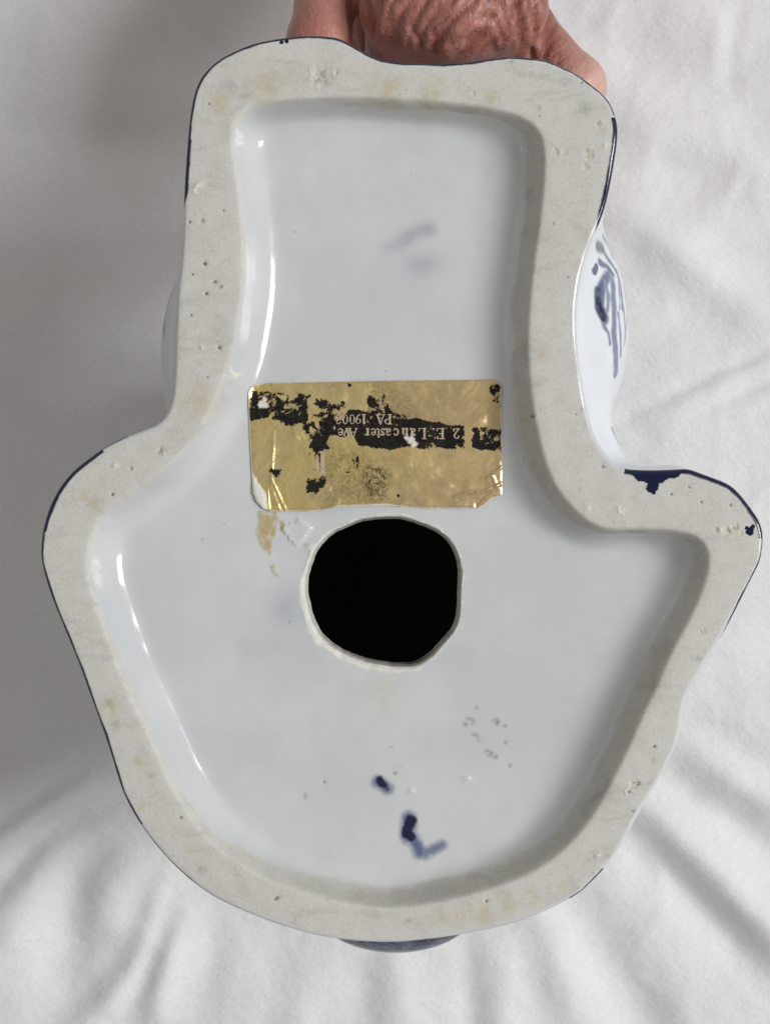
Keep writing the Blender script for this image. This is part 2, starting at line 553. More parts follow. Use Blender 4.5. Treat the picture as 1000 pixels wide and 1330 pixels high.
INN = [(303, 194), (302, 168), (313, 147), (339, 134), (398, 128), (464, 127), (530, 130), (596, 135), (655, 145), (688, 157),
       (704, 178), (707, 219), (702, 278), (694, 336), (688, 395), (686, 454), (690, 512), (699, 563), (709, 602), (722, 632), (745, 661),
       (766, 679), (790, 688), (820, 688), (850, 688), (880, 690), (903, 695), (916, 706), (921, 721), (920, 742), (913, 765),
       (904, 787), (891, 813), (877, 838), (864, 864), (855, 888), (836, 926), (816, 972), (792, 1020), (772, 1056), (748, 1088), (716, 1117),
       (680, 1138), (640, 1153), (600, 1164), (542, 1176), (500, 1178), (454, 1173), (415, 1164), (380, 1154), (345, 1140), (312, 1122),
       (280, 1099), (256, 1073), (228, 1030), (208, 988), (194, 955), (176, 918), (160, 882), (146, 846), (132, 806), (120, 772), (114, 742),
       (115, 712), (122, 688), (134, 668), (154, 652), (182, 632), (216, 608), (240, 584), (260, 556), (276, 528), (287, 500), (297, 470),
       (306, 437), (312, 400), (316, 360), (316, 325), (314, 290), (310, 246)]
HOLE = [(448, 685), (470, 676), (500, 672.7), (527, 674.6), (553, 683), (575, 696), (588, 711), (596, 734), (597, 760), (595, 790), (590, 816),
        (575, 835), (560, 850), (542, 862), (523, 865.5), (493, 862.5), (470, 858), (444, 846.7), (421, 830), (408, 809), (400, 786),
        (397, 768), (401, 741), (409, 719), (421, 702), (434, 691)]
P_out = catmull(pxa(OUT), step=0.00032)
P_out = smooth_loop(P_out, 6)
P_in = smooth_loop(catmull(pxa(INN), step=0.0004), 25)
P_hole = catmull(pxa(HOLE, 0.0080), step=0.00025)
ph = vnoise(P_hole, 260, 9)[:, None] * 0.00022 + vnoise(P_hole, 900, 9)[:, None] * 0.00008
cen = P_hole.mean(0)
P_hole = cen + (P_hole - cen) * 1.015
P_hole = P_hole + (P_hole - cen) / np.linalg.norm(P_hole - cen, axis=1)[:, None] * ph
L_out, L_in, L_hole = Loop(P_out), Loop(P_in), Loop(P_hole)

DEPTH = 0.0083
FLOOR_W = 0.0068


def topx(X):
    """metres on the rim plane -> photograph pixels"""
    return np.c_[X[:, 0] / S + 500, 665 - X[:, 1] / S]


# chips, pits, specks on the rim and in the glaze: (x, y, radius px, kind)
SPOTS = [(417, 99, 17, 'chip'), (405, 95, 7, 'bump'), (436, 92, 5, 'chip'), (613, 121, 4, 'chip'), (777, 160, 5, 'chip'), (764, 200, 8, 'chip'), (760, 216, 6, 'chip'),
         (733, 197, 5, 'chip'), (722, 196, 5, 'chip'), (786, 188, 4, 'bump'), (372, 52, 3.5, 'blue'), (366, 54, 3, 'blue'),
         (252, 246, 5, 'bump'), (258, 240, 6, 'bump'), (263, 286, 4, 'dark'), (266, 342, 4.5, 'dark'), (279, 366, 4, 'dark'), (286, 372, 4, 'chip'), (268, 381, 3.5, 'dark'),
         (285, 451, 4.5, 'dark'), (290, 273, 2.2, 'dark'), (250, 356, 2.2, 'dark'), (248, 409, 2.4, 'dark'), (269, 490, 2.0, 'dark'), (246, 288, 2.6, 'dark'), (262, 452, 3, 'bump'),
         (146, 642, 3.5, 'dark'), (209, 586, 7, 'chip'), (211, 590, 4, 'bump'), (149, 604, 4, 'bump'), (170, 608, 4, 'chip'), (183, 628, 4, 'softdark'), (131, 685, 2.5, 'stain'),
         (112, 645, 12, 'stain'), (124, 652, 14, 'stain'), (360, 1167, 3.4, 'dark'), (357, 1169, 2.5, 'dark'), (235, 1062, 3, 'dark'), (143, 920, 15, 'stain'), (142, 912, 6, 'softdark'), (152, 942, 7, 'softdark'),
         (180, 990, 9, 'stain'), (197, 1008, 5, 'softdark'), (262, 1130, 8, 'softdark'), (182, 1048, 6, 'stain'), (245, 1105, 5, 'stain'),
         (823, 1020, 8, 'chip'), (813, 1028, 4, 'bump'), (829, 1018, 4, 'dark'), (817, 1029, 3.5, 'dark'), (822, 1055, 2.5, 'dark'), (850, 970, 3, 'dark'), (849, 988, 2.6, 'softdark'),
         (776, 1112, 5, 'bump'), (632, 1171, 3, 'dark'), (600, 1190, 14, 'stain'), (570, 1192, 14, 'stain'), (630, 1184, 13, 'stain'), (660, 1176, 14, 'stain'), (690, 1165, 12, 'stain'), (540, 1196, 10, 'stain'),
         (732, 1152, 7, 'stain'), (530, 1196, 4, 'softdark'), (872, 642, 2.5, 'dark'), (895, 633, 2.2, 'dark'), (911, 652, 2.5, 'dark'), (949, 656, 3, 'dark'), (754, 635, 2.6, 'softdark'),
         (783, 606, 3.5, 'dark'), (804, 664, 6, 'bump'), (762, 660, 6, 'bump'), (945, 690, 6, 'chip'), (955, 685, 6, 'chip'), (936, 688, 5, 'bump'), (930, 690, 4, 'chip'), (962, 692, 4, 'chip'),
         (974, 690, 6.5, 'blue'), (970, 686, 3.5, 'blue'), (978, 684, 3, 'blue'), (912, 820, 5, 'chip'), (906, 855, 4, 'softdark'), (700, 140, 4, 'softdark'), (718, 290, 3, 'chip'), (737, 360, 3, 'chip'),
         (705, 460, 9, 'stain'), (692, 540, 4, 'dark'), (757, 530, 3, 'softdark'), (748, 538, 2, 'dark'), (783, 168, 6, 'stain'), (703, 205, 5, 'stain'), (345, 110, 22, 'stain'), (500, 118, 26, 'stain'), (560, 122, 20, 'stain'), (640, 128, 12, 'stain'), (760, 140, 12, 'softdark'),
         (260, 520, 20, 'stain'), (283, 130, 16, 'stain'), (262, 700, 2, 'dark'), (755, 106, 2.2, 'dark'), (665, 78, 3, 'softdark'), (690, 93, 2.5, 'softdark'), (700, 150, 2, 'dark'), (271, 134, 2.2, 'dark'),
         # in the recess
         (613, 938, 6, 'ash'), (604, 941, 5, 'ash'), (608, 935, 4, 'ash'), (619, 920, 4, 'ash'), (617, 956, 6, 'ash'), (622, 962, 5, 'ash'), (638, 980, 7, 'ash'), (644, 984, 5, 'ash'), (632, 976, 4, 'ash'), (645, 938, 7, 'ash'), (655, 944, 4, 'ash'), (657, 965, 4, 'ash'), (662, 995, 4, 'ash'),
         (508, 971, 3, 'ash'), (518, 1001, 7, 'stain'), (513, 1004, 4, 'ash'), (421, 1016, 3, 'dark'), (397, 1035, 5, 'ash'), (534, 1028, 4, 'bump'), (607, 1013, 5, 'bump'), (402, 712, 5, 'bump'), (397, 708, 4, 'stain'),
         (385, 690, 17, 'blob'), (500, 895, 24, 'stain2'), (496, 915, 14, 'stain2')]

# extra vertices near details
def hexgrid(lo, hi, h):
    xs = np.arange(lo[0], hi[0], h)
    ys = np.arange(lo[1], hi[1], h * 0.866)
    X, Y = np.meshgrid(xs, ys)
    X = X + (np.arange(len(ys)) % 2)[:, None] * h / 2
    return np.c_[X.ravel(), Y.ravel()]


def smooth_normals(L, w):
    k = int(w / 0.00006)
    ker = np.hanning(2 * k + 1)
    ker /= ker.sum()
    n = len(L.N)
    out = np.empty_like(L.N)
    for j in range(2):
        e = np.r_[L.N[-k:, j], L.N[:, j], L.N[:k, j]]
        out[:, j] = np.convolve(e, ker, 'valid')[:n]
    return out


NS = smooth_normals(L_in, 0.014)


def smooth_dir(c):
    return np.clip(c, -1, 1)


def build_base():
    lo, hi = P_out.min(0), P_out.max(0)
    G = hexgrid(lo, hi, 0.00040)
    G = G + rng.normal(0, 0.00002, G.shape)
    extra = []
    for x, y, r, k in SPOTS:
        if k in ('stain', 'stain2', 'softdark'):
            continue
        c = np.array(px(x, y))
        rr = r * S
        h = max(0.00012, rr / 6)
        E = hexgrid(c - 1.5 * rr, c + 1.5 * rr, h)
        extra.append(E[np.linalg.norm(E - c, axis=1) < 1.5 * rr])
    for a, b, h in (((480, 996), (516, 1040), .00018), ((512, 1050), (586, 1124), .00018), ((320, 655), (372, 760), .00018), ((800, 596), (900, 645), .00016)):
        p, q = np.array(px(*a)), np.array(px(*b))
        extra.append(hexgrid(np.minimum(p, q), np.maximum(p, q), h))
    # thin strips along the outer edge, the recess edge and the hole
    for L, offs in ((L_out, (0.00012, 0.00024, 0.00038, 0.00055, 0.00075, 0.001)), (L_hole, (-0.0002, -0.0004, -0.0006, -0.0009, -0.0012))):
        for of in offs:
            extra.append(L.F[::4] + L.N[::4] * of)
    X = np.vstack([G] + extra)
    so, _ = L_out.sd(X)
    sh, _ = L_hole.sd(X)
    X = X[(so > 0.00009) & (sh < -0.00010)]
    # drop near-duplicates
    key = np.round(X / 0.00009).astype(np.int64)
    _, u = np.unique(key, axis=0, return_index=True)
    X = X[np.sort(u)]
    no, nh = len(L_out.P), len(L_hole.P)
    A = np.vstack([L_out.P, L_hole.P, X])
    edges = [(i, (i + 1) % no) for i in range(no)] + [(no + i, no + (i + 1) % nh) for i in range(nh)]
    vs, _, fs, ov, _, _ = delaunay_2d_cdt([Vector(p) for p in A.tolist()], edges, [], 0, 1e-7)
    V = np.array([(v.x, v.y) for v in vs])
    F = np.array([f for f in fs if len(f) == 3])
    C = V[F].mean(1)
    so, _ = L_out.sd(C)
    sh, _ = L_hole.sd(C)
    F = F[(so > 0) & (sh < 0)]
    a, b, c = V[F[:, 0]], V[F[:, 1]], V[F[:, 2]]
    neg = ((b - a)[:, 0] * (c - a)[:, 1] - (b - a)[:, 1] * (c - a)[:, 0]) < 0
    F[neg] = F[neg][:, ::-1]
    so, io = L_out.sd(V)
    si, ii = L_in.sd(V)
    sh, ih = L_hole.sd(V)
    dh = -sh
    Q = topx(V / np.where(si > 0.004, (D + DEPTH) / D, 1.0)[:, None])
    z = np.zeros(len(V))
    # rim: slightly domed, uneven
    z += vnoise(V, 45, 1) * 0.00018 + vnoise(V, 160, 2) * 0.00007
    # rolled outer edge
    r = 0.0009 + 0.0
    t = np.clip(1 - so / r, 0, 1)
    z -= r * (1 - np.sqrt(np.clip(1 - t * t, 0, 1)))
    z -= 0.00022 * np.exp(-so / 0.0022)
    # recess
    # slopes and floor on an even grid, softened where they meet, then laid over the vertices with cubic B-splines
    g = 0.0004
    glo = lo - 0.012
    gn = np.ceil((hi + 0.012 - glo) / g).astype(int)
    GX = np.stack(np.meshgrid(glo[0] + np.arange(gn[0]) * g, glo[1] + np.arange(gn[1]) * g, indexing='ij'), -1).reshape(-1, 2)
    gs, gi = L_in.sd(GX)
    wv = (0.0026 + np.where(NS[gi][:, 0] > 0, 0.0027, 0.0046) * np.abs(NS[gi][:, 0])) * (1 + 0.16 * vnoise(GX, 26, 4))
    e = np.maximum(gs + 0.0003, 0)
    e = e * e / (e + 0.0013)
    tg = np.clip(e / wv, 0, 1)
    zg = (-DEPTH * (1 - (1 - tg) ** 2.5)).reshape(gn)
    tg = tg.reshape(gn)

    def blur(A, sig):
        k = np.exp(-0.5 * (np.arange(-int(3 * sig / g), int(3 * sig / g) + 1) * g / sig) ** 2)
        k /= k.sum()
        m = len(k) // 2
        for axn in (0, 1):
            B = np.pad(A, [(m, m) if q == axn else (0, 0) for q in (0, 1)], mode='edge')
            A = sum(k[j] * np.take(B, np.arange(j, j + A.shape[axn]), axis=axn) for j in range(len(k)))
        return A
    wsm = sstep(0.0008, 0.0042, gs).reshape(gn)
    zg = zg + wsm * (blur(zg, 0.0012) - zg)

    def spline(A):
        u = (V - glo) / g
        i = np.floor(u).astype(int)
        f = u - i
        w = [[(1 - f[:, q]) ** 3 / 6, (3 * f[:, q] ** 3 - 6 * f[:, q] ** 2 + 4) / 6, (-3 * f[:, q] ** 3 + 3 * f[:, q] ** 2 + 3 * f[:, q] + 1) / 6, f[:, q] ** 3 / 6] for q in (0, 1)]
        return sum(w[0][p] * w[1][q] * A[i[:, 0] + p - 1, i[:, 1] + q - 1] for p in range(4) for q in range(4))
    zr = spline(zg)
    tt = spline(tg)
    z += zr
    z -= 0.00010 * np.exp(-(si / 0.0012) ** 2)
    fl = sstep(0.3, 1, tt)
    z += fl * (vnoise(V, 22, 6) * 0.00035)
    # lip of the hole
    th = np.arctan2(Q[:, 1] - 770, Q[:, 0] - 497)                     # photo sense, y down
    lw = 1.6 + 8.0 * np.clip(np.cos(th - math.radians(128)), 0, 1) + 2.0 * np.clip(np.cos(th + math.radians(100)), 0, 1)
    lw = np.maximum(lw + 4.2 * vnoise(V, 330, 7) + 2.2 * vnoise(V, 1100, 8), 0.8) * S
    lip = sstep(1.25, 0.75, dh / lw)
    z += lip * (0.00008 + vnoise(V, 420, 3) * 0.00020)
    z -= 0.0007 * np.clip(1 - dh / (0.85 * lw), 0, 1) ** 2
    # ---- paint and wear masks
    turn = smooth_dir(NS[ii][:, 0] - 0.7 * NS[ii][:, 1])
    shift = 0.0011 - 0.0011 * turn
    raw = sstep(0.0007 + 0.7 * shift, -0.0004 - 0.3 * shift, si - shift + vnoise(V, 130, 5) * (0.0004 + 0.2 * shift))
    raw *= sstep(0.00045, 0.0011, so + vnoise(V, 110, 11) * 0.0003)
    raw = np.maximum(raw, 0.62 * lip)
    n = len(V)
    blue, dark, stain, pale, soft = (np.zeros(n) for _ in range(5))
    # cobalt line along stretches of the outer edge
    Fq = topx(L_out.F)[io]

    def stretch(box):
        x0, y0, x1, y1 = box
        return (Fq[:, 0] > x0) & (Fq[:, 0] < x1) & (Fq[:, 1] > y0) & (Fq[:, 1] < y1)
    for box, w in (((230, 30, 720, 190), 4.4), ((230, 180, 260, 276), 6.2), ((700, 60, 800, 150), 3.4), ((770, 150, 830, 305), 7.5),
                   ((812, 590, 1000, 700), 7.0), ((912, 700, 1000, 842), 3.0), ((40, 560, 132, 690), 6.0), ((40, 690, 182, 1075), 4.2),
                   ((150, 1050, 310, 1190), 1.9), ((740, 1130, 800, 1172), 3.0), ((442, 1200, 592, 1240), 1.3), ((120, 565, 165, 600), 2.0)):
        m = stretch(box)
        wj = (w + 1.1 * vnoise(Fq[m], 0.035, 2) + 0.5 * vnoise(Fq[m], 0.12, 3)) * S
        if box[3] in (276, 305, 842):                    # strokes that run out
            wj = wj * sstep(0, 34, box[3] - Fq[m][:, 1])
        blue[m] = np.maximum(blue[m], sstep(1.35, 0.65, so[m] / np.maximum(wj, 1e-5)))
    # runs of cobalt on the right shoulder
    for poly in ([(808, 600), (815, 614), (828, 622), (836, 627), (843, 637), (850, 641), (857, 638), (856, 629), (864, 624), (876, 624), (884, 618), (897, 614), (893, 600)],):
        s = poly_sd(Q, poly)
        s = s + 4.5 * vnoise(Q, 0.10, 21) + 2.2 * vnoise(Q, 0.3, 22)
        blue = np.maximum(blue, sstep(-1.6, 1.6, s))
    # soft brush marks in the recess
    for pts, rr, so_, amt in (([(493, 1014), (500, 1021)], 5.2, 8, 1.0), ([(500, 1020), (503, 1025)], 3.0, 5, .8), ([(533, 1066), (528, 1082)], 7.2, 8, 1.05), ([(528, 1076), (533, 1087)], 6.6, 7, .95)):
        blue = np.maximum(blue, amt * sstep(rr + so_ * .6, rr - so_ * .6, poly_dist(Q, np.array(pts, float)) + 2.2 * vnoise(Q, 0.11, 31)))
    for pts, rr, so_, amt in (([(534, 1086), (541, 1098), (545, 1108)], 8.0, 10, .9), ([(545, 1109), (560, 1105), (574, 1098)], 6.3, 9, .78),
                              ([(490, 1016), (503, 1024)], 8, 9, .75), ([(531, 1064), (530, 1086)], 10, 9, .8), ([(545, 1104), (552, 1109)], 8, 10, .75)):
        soft = np.maximum(soft, amt * sstep(rr + so_ * .6, rr - so_ * .6, poly_dist(Q, np.array(pts, float)) + 1.5 * vnoise(V, 900, 12)))
    # faint cobalt clouds
    for x, y, rx, ry, a in ((552, 342, 24, 15, .20), (440, 330, 26, 20, .07), (370, 788, 22, 26, .20), (345, 840, 34, 20, .09), (570, 955, 60, 22, .05),
                            (585, 860, 26, 24, .07), (300, 800, 30, 30, .04), (470, 1040, 80, 30, .04), (690, 980, 40, 60, .04), (420, 985, 46, 30, .06), (820, 800, 60, 60, .03)):
        g = np.exp(-((Q[:, 0] - x) / rx) ** 2 - ((Q[:, 1] - y) / ry) ** 2)
        soft = np.maximum(soft, a * g * (0.8 + 0.7 * vnoise(V, 120, 14)))
    gd = poly_dist(Q, np.array([(500, 322), (524, 312), (540, 301), (556, 297)], float)) + 4 * vnoise(V, 260, 17)
    soft = np.maximum(soft, 0.33 * np.exp(-(gd / 10) ** 2) * sstep(470, 545, Q[:, 0]))
    # dried glue below the sticker
    for poly in ([(336, 664), (332, 690), (336, 708), (346, 718), (352, 722), (353, 705), (360, 690), (362, 668), (358, 662)], [(350, 734), (352, 742), (358, 750), (363, 751), (361, 742), (356, 733)],
                 [(362, 676), (366, 692), (370, 690), (370, 676)]):
        s = poly_sd(Q, poly) + 2.0 * vnoise(V, 800, 15)
        stain = np.maximum(stain, sstep(-2, 3, s))
        z += 0.00008 * sstep(-2, 3, s)
    for x, y, r, k in SPOTS:
        dx, dy = Q[:, 0] - x, Q[:, 1] - y
        m = (np.abs(dx) < 2.2 * r) & (np.abs(dy) < 2.2 * r)
        if not m.any():
            continue
        a = np.arctan2(dy[m], dx[m])
        wob = 1 + 0.45 * vnoise(np.c_[np.cos(a) * 1.3 + x, np.sin(a) * 1.3 + y], 1.0, 3) + 0.25 * vnoise(V[m], 1400, 5)
        u = np.hypot(dx[m], dy[m]) / (r * np.clip(wob, .4, 1.8))
        g = np.exp(-(u * 1.15) ** 2)
        if k == 'chip':
            z[m] -= (g * 0.00030 + 0.00030 * g * vnoise(V[m], 1700, 6)) * min(1, r / 9)
            z[m] += 0.00012 * 0.4 * np.exp(-((u - 1.1) / 0.3) ** 2)
            stain[m] = np.maximum(stain[m], 0.35 * g)
            pale[m] = np.maximum(pale[m], 0.35 * sstep(1.1, .6, u) * (vnoise(V[m], 1300, 8) > 0.05))
            dark[m] = np.maximum(dark[m], 0.30 * sstep(.9, .3, u) * (vnoise(V[m], 1300, 8) < -0.15))
        elif k == 'bump':
            z[m] += g * 0.00028 + 0.0002 * g * vnoise(V[m], 1500, 6)
            pale[m] = np.maximum(pale[m], 0.5 * g)
        elif k == 'dark':
            dark[m] = np.maximum(dark[m], 0.8 * sstep(0.95, 0.2, u))
            z[m] -= g * 0.00018
        elif k == 'softdark':
            dark[m] = np.maximum(dark[m], 0.30 * g)
        elif k == 'ash':
            dark[m] = np.maximum(dark[m], 0.52 * sstep(1.1, 0.2, u) * (0.7 + vnoise(V[m], 1200, 4)))
        elif k == 'stain':
            stain[m] = np.maximum(stain[m], 0.5 * g)
        elif k == 'stain2':
            stain[m] = np.maximum(stain[m], 0.22 * g)
        elif k == 'blue':
            blue[m] = np.maximum(blue[m], 1.1 * sstep(1.2, 0.6, u))
        elif k == 'blob':
            ring = np.exp(-((u - 0.85) / 0.2) ** 2)
            z[m] += sstep(1.1, 0.7, u) * 0.00025 + ring * 0.00012
            pale[m] = np.maximum(pale[m], 0.22 * ring)
    pale = np.maximum(pale, 1.15 * lip * (0.7 + 0.5 * vnoise(V, 700, 2)))
    # skirt below the outer edge, throat of the hole
    V3 = np.c_[V, z + R0]
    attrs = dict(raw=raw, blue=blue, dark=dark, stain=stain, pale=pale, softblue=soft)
    base_n = len(V3)
    idx_o = [0] * no
    idx_h = [0] * nh
    for i, o in enumerate(ov):
        for q in o:
            if q < no:
                idx_o[q] = i
            elif q < no + nh:
                idx_h[q - no] = i
    return V3, F, attrs, si, idx_o, idx_h



V3, F3, AT, SI, IO, IH = build_base()

fig = bpy.data.objects.new('figurine', None)
fig.location = (0, 0, 0)
col.objects.link(fig)
fig['label'] = 'hollow blue and white porcelain figurine held upside down, its glazed underside facing up'
fig['category'] = 'figurine'

# shared normals, so that rim and recess meet without a seam
tri = V3[F3]
fn = np.cross(tri[:, 1] - tri[:, 0], tri[:, 2] - tri[:, 0])
VN = np.zeros_like(V3)
for k in range(3):
    np.add.at(VN, F3[:, k], fn)
VN /= np.linalg.norm(VN, axis=1)[:, None] + 1e-20
mat_base = porcelain()


def sub_base(name, fmask, extra_loop=None, drops=(), label=None):
    f = F3[fmask]
    used = np.unique(f)
    remap = np.full(len(V3), -1)
    remap[used] = np.arange(len(used))
    V = V3[used]
    at = {k: a[used] for k, a in AT.items()}
    faces = remap[f]
    nrm = VN[used]
    if extra_loop is not None:
        ring = remap[np.array(extra_loop)]
        src = V[ring]
        nxt = np.roll(src, -1, 0) - np.roll(src, 1, 0)
        outw = np.c_[nxt[:, 1], -nxt[:, 0]]
        outw /= np.linalg.norm(outw, axis=1)[:, None]
        prev = ring
        flip = name == 'recessed_base'
        for dz, off in drops:
            new = np.c_[src[:, :2] + outw * off, src[:, 2] - dz]
            i0 = len(V)
            V = np.vstack([V, new])
            cur = np.arange(i0, i0 + len(ring))
            a, b = prev, np.roll(prev, -1)
            c, d = np.roll(cur, -1), cur
            t = np.vstack([np.c_[a, d, c], np.c_[a, c, b]])
            if flip:
                t = t[:, ::-1]
            faces = np.vstack([faces, t])
            for k in at:
                at[k] = np.r_[at[k], at[k][ring]]
            ho = np.c_[outw * (-1 if flip else 1), np.zeros(len(ring))]
            nrm = np.vstack([nrm, ho])
            prev = cur
        # corner normals stay smooth along the turned edge
        nrm[ring] = nrm[ring] * 0.5 + np.c_[outw * (-1 if flip else 1), np.zeros(len(ring))] * 0.5
    o = link(name, V, faces, mat_base, fig, True, at)
    nrm = nrm / (np.linalg.norm(nrm, axis=1)[:, None] + 1e-20)
    o.data.normals_split_custom_set_from_vertices(nrm.tolist())
    if label:
        o['label'] = label
    return o


face_si = SI[F3].mean(1)
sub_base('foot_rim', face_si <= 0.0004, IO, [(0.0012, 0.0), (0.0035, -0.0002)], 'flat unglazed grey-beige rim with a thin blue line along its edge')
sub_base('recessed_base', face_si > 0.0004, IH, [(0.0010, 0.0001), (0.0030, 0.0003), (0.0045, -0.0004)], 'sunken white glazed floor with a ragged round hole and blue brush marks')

# inside of the hollow body, seen as darkness through the hole
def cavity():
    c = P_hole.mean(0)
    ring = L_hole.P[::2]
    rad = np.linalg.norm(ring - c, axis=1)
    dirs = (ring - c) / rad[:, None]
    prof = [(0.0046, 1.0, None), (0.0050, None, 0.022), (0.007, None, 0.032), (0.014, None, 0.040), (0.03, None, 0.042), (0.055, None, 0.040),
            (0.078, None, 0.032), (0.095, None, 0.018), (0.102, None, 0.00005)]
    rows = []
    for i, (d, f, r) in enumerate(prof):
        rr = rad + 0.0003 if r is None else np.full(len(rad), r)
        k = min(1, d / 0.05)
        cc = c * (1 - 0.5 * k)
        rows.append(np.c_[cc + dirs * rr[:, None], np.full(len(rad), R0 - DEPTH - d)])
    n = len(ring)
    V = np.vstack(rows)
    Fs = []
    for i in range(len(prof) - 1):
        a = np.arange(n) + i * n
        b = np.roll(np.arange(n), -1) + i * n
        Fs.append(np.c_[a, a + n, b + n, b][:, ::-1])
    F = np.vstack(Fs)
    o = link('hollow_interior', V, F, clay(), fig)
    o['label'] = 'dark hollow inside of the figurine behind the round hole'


cavity()

# ------------------------------------------------------------------ figurine: body below the rim
def ell(X, Y, Z, c, r):
    k = np.sqrt(((X - c[0]) / r[0]) ** 2 + ((Y - c[1]) / r[1]) ** 2 + ((Z - c[2]) / r[2]) ** 2)
    return (k - 1) * min(r)


def smin(a, b, k):
    h = np.clip(0.5 + 0.5 * (b - a) / k, 0, 1)
    return b * (1 - h) + a * h - k * h * (1 - h)


def cap(X, Y, Z, a, b, ra, rb):
    a, b = np.array(a, float), np.array(b, float)
    ab = b - a
    t = np.clip(((X - a[0]) * ab[0] + (Y - a[1]) * ab[1] + (Z - a[2]) * ab[2]) / (ab @ ab), 0, 1)
    return np.sqrt((X - a[0] - t * ab[0]) ** 2 + (Y - a[1] - t * ab[1]) ** 2 + (Z - a[2] - t * ab[2]) ** 2) - (ra + (rb - ra) * t)


def build_body():
    h = 0.00105
    lo = np.array([-0.082, -0.098, -0.002])
    hi = np.array([0.082, 0.100, R0 + 0.001])
    n = np.ceil((hi - lo) / h).astype(int)
    ax = [lo[i] + np.arange(n[i]) * h for i in range(3)]
    xy = np.stack(np.meshgrid(ax[0], ax[1], indexing='ij'), -1).reshape(-1, 2)
    sd2 = -L_out.sd(xy)[0].reshape(n[0], n[1], 1).astype(np.float32)
    X = ax[0].astype(np.float32)[:, None, None]
    Y = ax[1].astype(np.float32)[None, :, None]
    Z = ax[2].astype(np.float32)[None, None, :]
    dep = R0 - Z
    grow = -0.0007 + 0.0019 * np.clip((dep - 0.002) / 0.012, 0, 1) - 0.00030 * np.clip((dep - 0.026) / 0.001, 0, 60) ** 1.08
    a = np.maximum(sd2 - grow, np.maximum(0.0016 - dep, dep - 0.070))
    v = a
    # torso and head of the figure, standing on its head on the bed
    v = smin(v, ell(X, Y, Z, (0, -0.012, R0 - 0.060), (0.050, 0.062, 0.052)), 0.012)
    v = smin(v, ell(X, Y, Z, (0, 0.010, R0 - 0.112), (0.034, 0.036, 0.040)), 0.012)
    # flanks that swell out beside the waist
    v = smin(v, ell(X, Y, Z, (0.0345, 0.0385, R0 - 0.030), (0.0172, 0.0270, 0.022)), 0.005)
    v = smin(v, ell(X, Y, Z, (-0.0335, 0.033, R0 - 0.030), (0.0140, 0.024, 0.022)), 0.005)
    v = smin(v, cap(X, Y, Z, (0.037, 0.026, R0 - 0.024), (0.046, 0.004, R0 - 0.02), 0.0068, 0.006), 0.004)
    # front knob
    v = smin(v, ell(X, Y, Z, (0.0022, -0.0820, R0 - 0.024), (0.0175, 0.0102, 0.009)), 0.002)
    V, Q = surface_nets(v, lo, h)
    # open the top, the foot rim closes it
    c = V[Q].mean(1)
    nrm = np.cross(V[Q[:, 1]] - V[Q[:, 0]], V[Q[:, 3]] - V[Q[:, 0]])
    nrm /= np.linalg.norm(nrm, axis=1)[:, None] + 1e-20
    keep = ~((c[:, 2] > R0 - 0.0036) & (nrm[:, 2] > 0.75))
    Q = Q[keep]
    # follow the ground: only just touching the sheet
    V[:, 2] = np.maximum(V[:, 2], -0.004)
    used = np.unique(Q)
    re = np.full(len(V), -1)
    re[used] = np.arange(len(used))
    return V[used], re[Q]


print('body...')
VB, QB = build_body()
bvh = BVHTree.FromPolygons(VB.tolist(), QB.tolist())


def hit(x, y, depth_guess=0.02):
    """where the sight line of a photograph pixel meets the body"""
    o = Vector((0, 0, R0 + D))
    p = px(x, y)
    d = (Vector((p[0], p[1], R0)) - o).normalized()
    r = bvh.ray_cast(o, d)
    return r[0] if r[0] is not None else None


STROKES = []


def stroke(pts, rad_mm, tint=BLUE, soft=0.35):
    q = [hit(x, y) for x, y in pts]
    q = [p for p in q if p is not None]
    if len(q) >= 2:
        STROKES.append((q, rad_mm * MM, tint, soft))


MIDB = (0.10, 0.12, 0.19, 1)
PALEB = (0.20, 0.23, 0.31, 1)
stroke([(776, 318), (783, 323)], 1.8, (0.12, 0.14, 0.20, 1), .7)
stroke([(774, 346), (772, 352)], 0.9, (0.03, 0.04, 0.10, 1))
stroke([(790, 356), (781, 372), (780, 398), (787, 414)], 1.6, MIDB, .6)
stroke([(776, 378), (777, 398), (783, 412)], 1.35, (0.012, 0.018, 0.055, 1), .5)
stroke([(795, 362), (797, 392), (797, 430), (800, 470), (800, 484)], 1.4, (0.16, 0.19, 0.28, 1), .6)
stroke([(788, 300), (798, 325), (804, 345)], 0.5, PALEB, .5)
stroke([(806, 352), (809, 395), (812, 430), (811, 447)], 0.55, PALEB, .5)
stroke([(803, 366), (805, 400)], 0.45, PALEB, .5)
stroke([(795, 556), (806, 578), (814, 594)], 0.5, PALEB, .5)
stroke([(225, 372), (219, 392), (214, 412), (213, 430)], 1.3, (0.10, 0.12, 0.17, 1), .5)
stroke([(786, 330), (794, 342), (800, 352)], 1.0, (0.16, 0.19, 0.28, 1), .6)
stroke([(803, 408), (806, 440), (806, 462)], 0.7, PALEB, .6)
stroke([(783, 420), (790, 432), (792, 446)], 0.6, PALEB, .6)
stroke([(779, 340), (788, 346), (796, 356)], 1.0, MIDB, .6)
stroke([(786, 366), (790, 384), (789, 402)], 0.7, PALEB, .6)
stroke([(801, 352), (806, 372), (808, 400)], 0.9, (0.16, 0.19, 0.28, 1), .6)
stroke([(810, 372), (814, 400), (814, 425)], 0.7, (0.20, 0.24, 0.34, 1), .6)
stroke([(783, 306), (790, 318), (796, 334)], 0.9, (0.18, 0.21, 0.30, 1), .6)
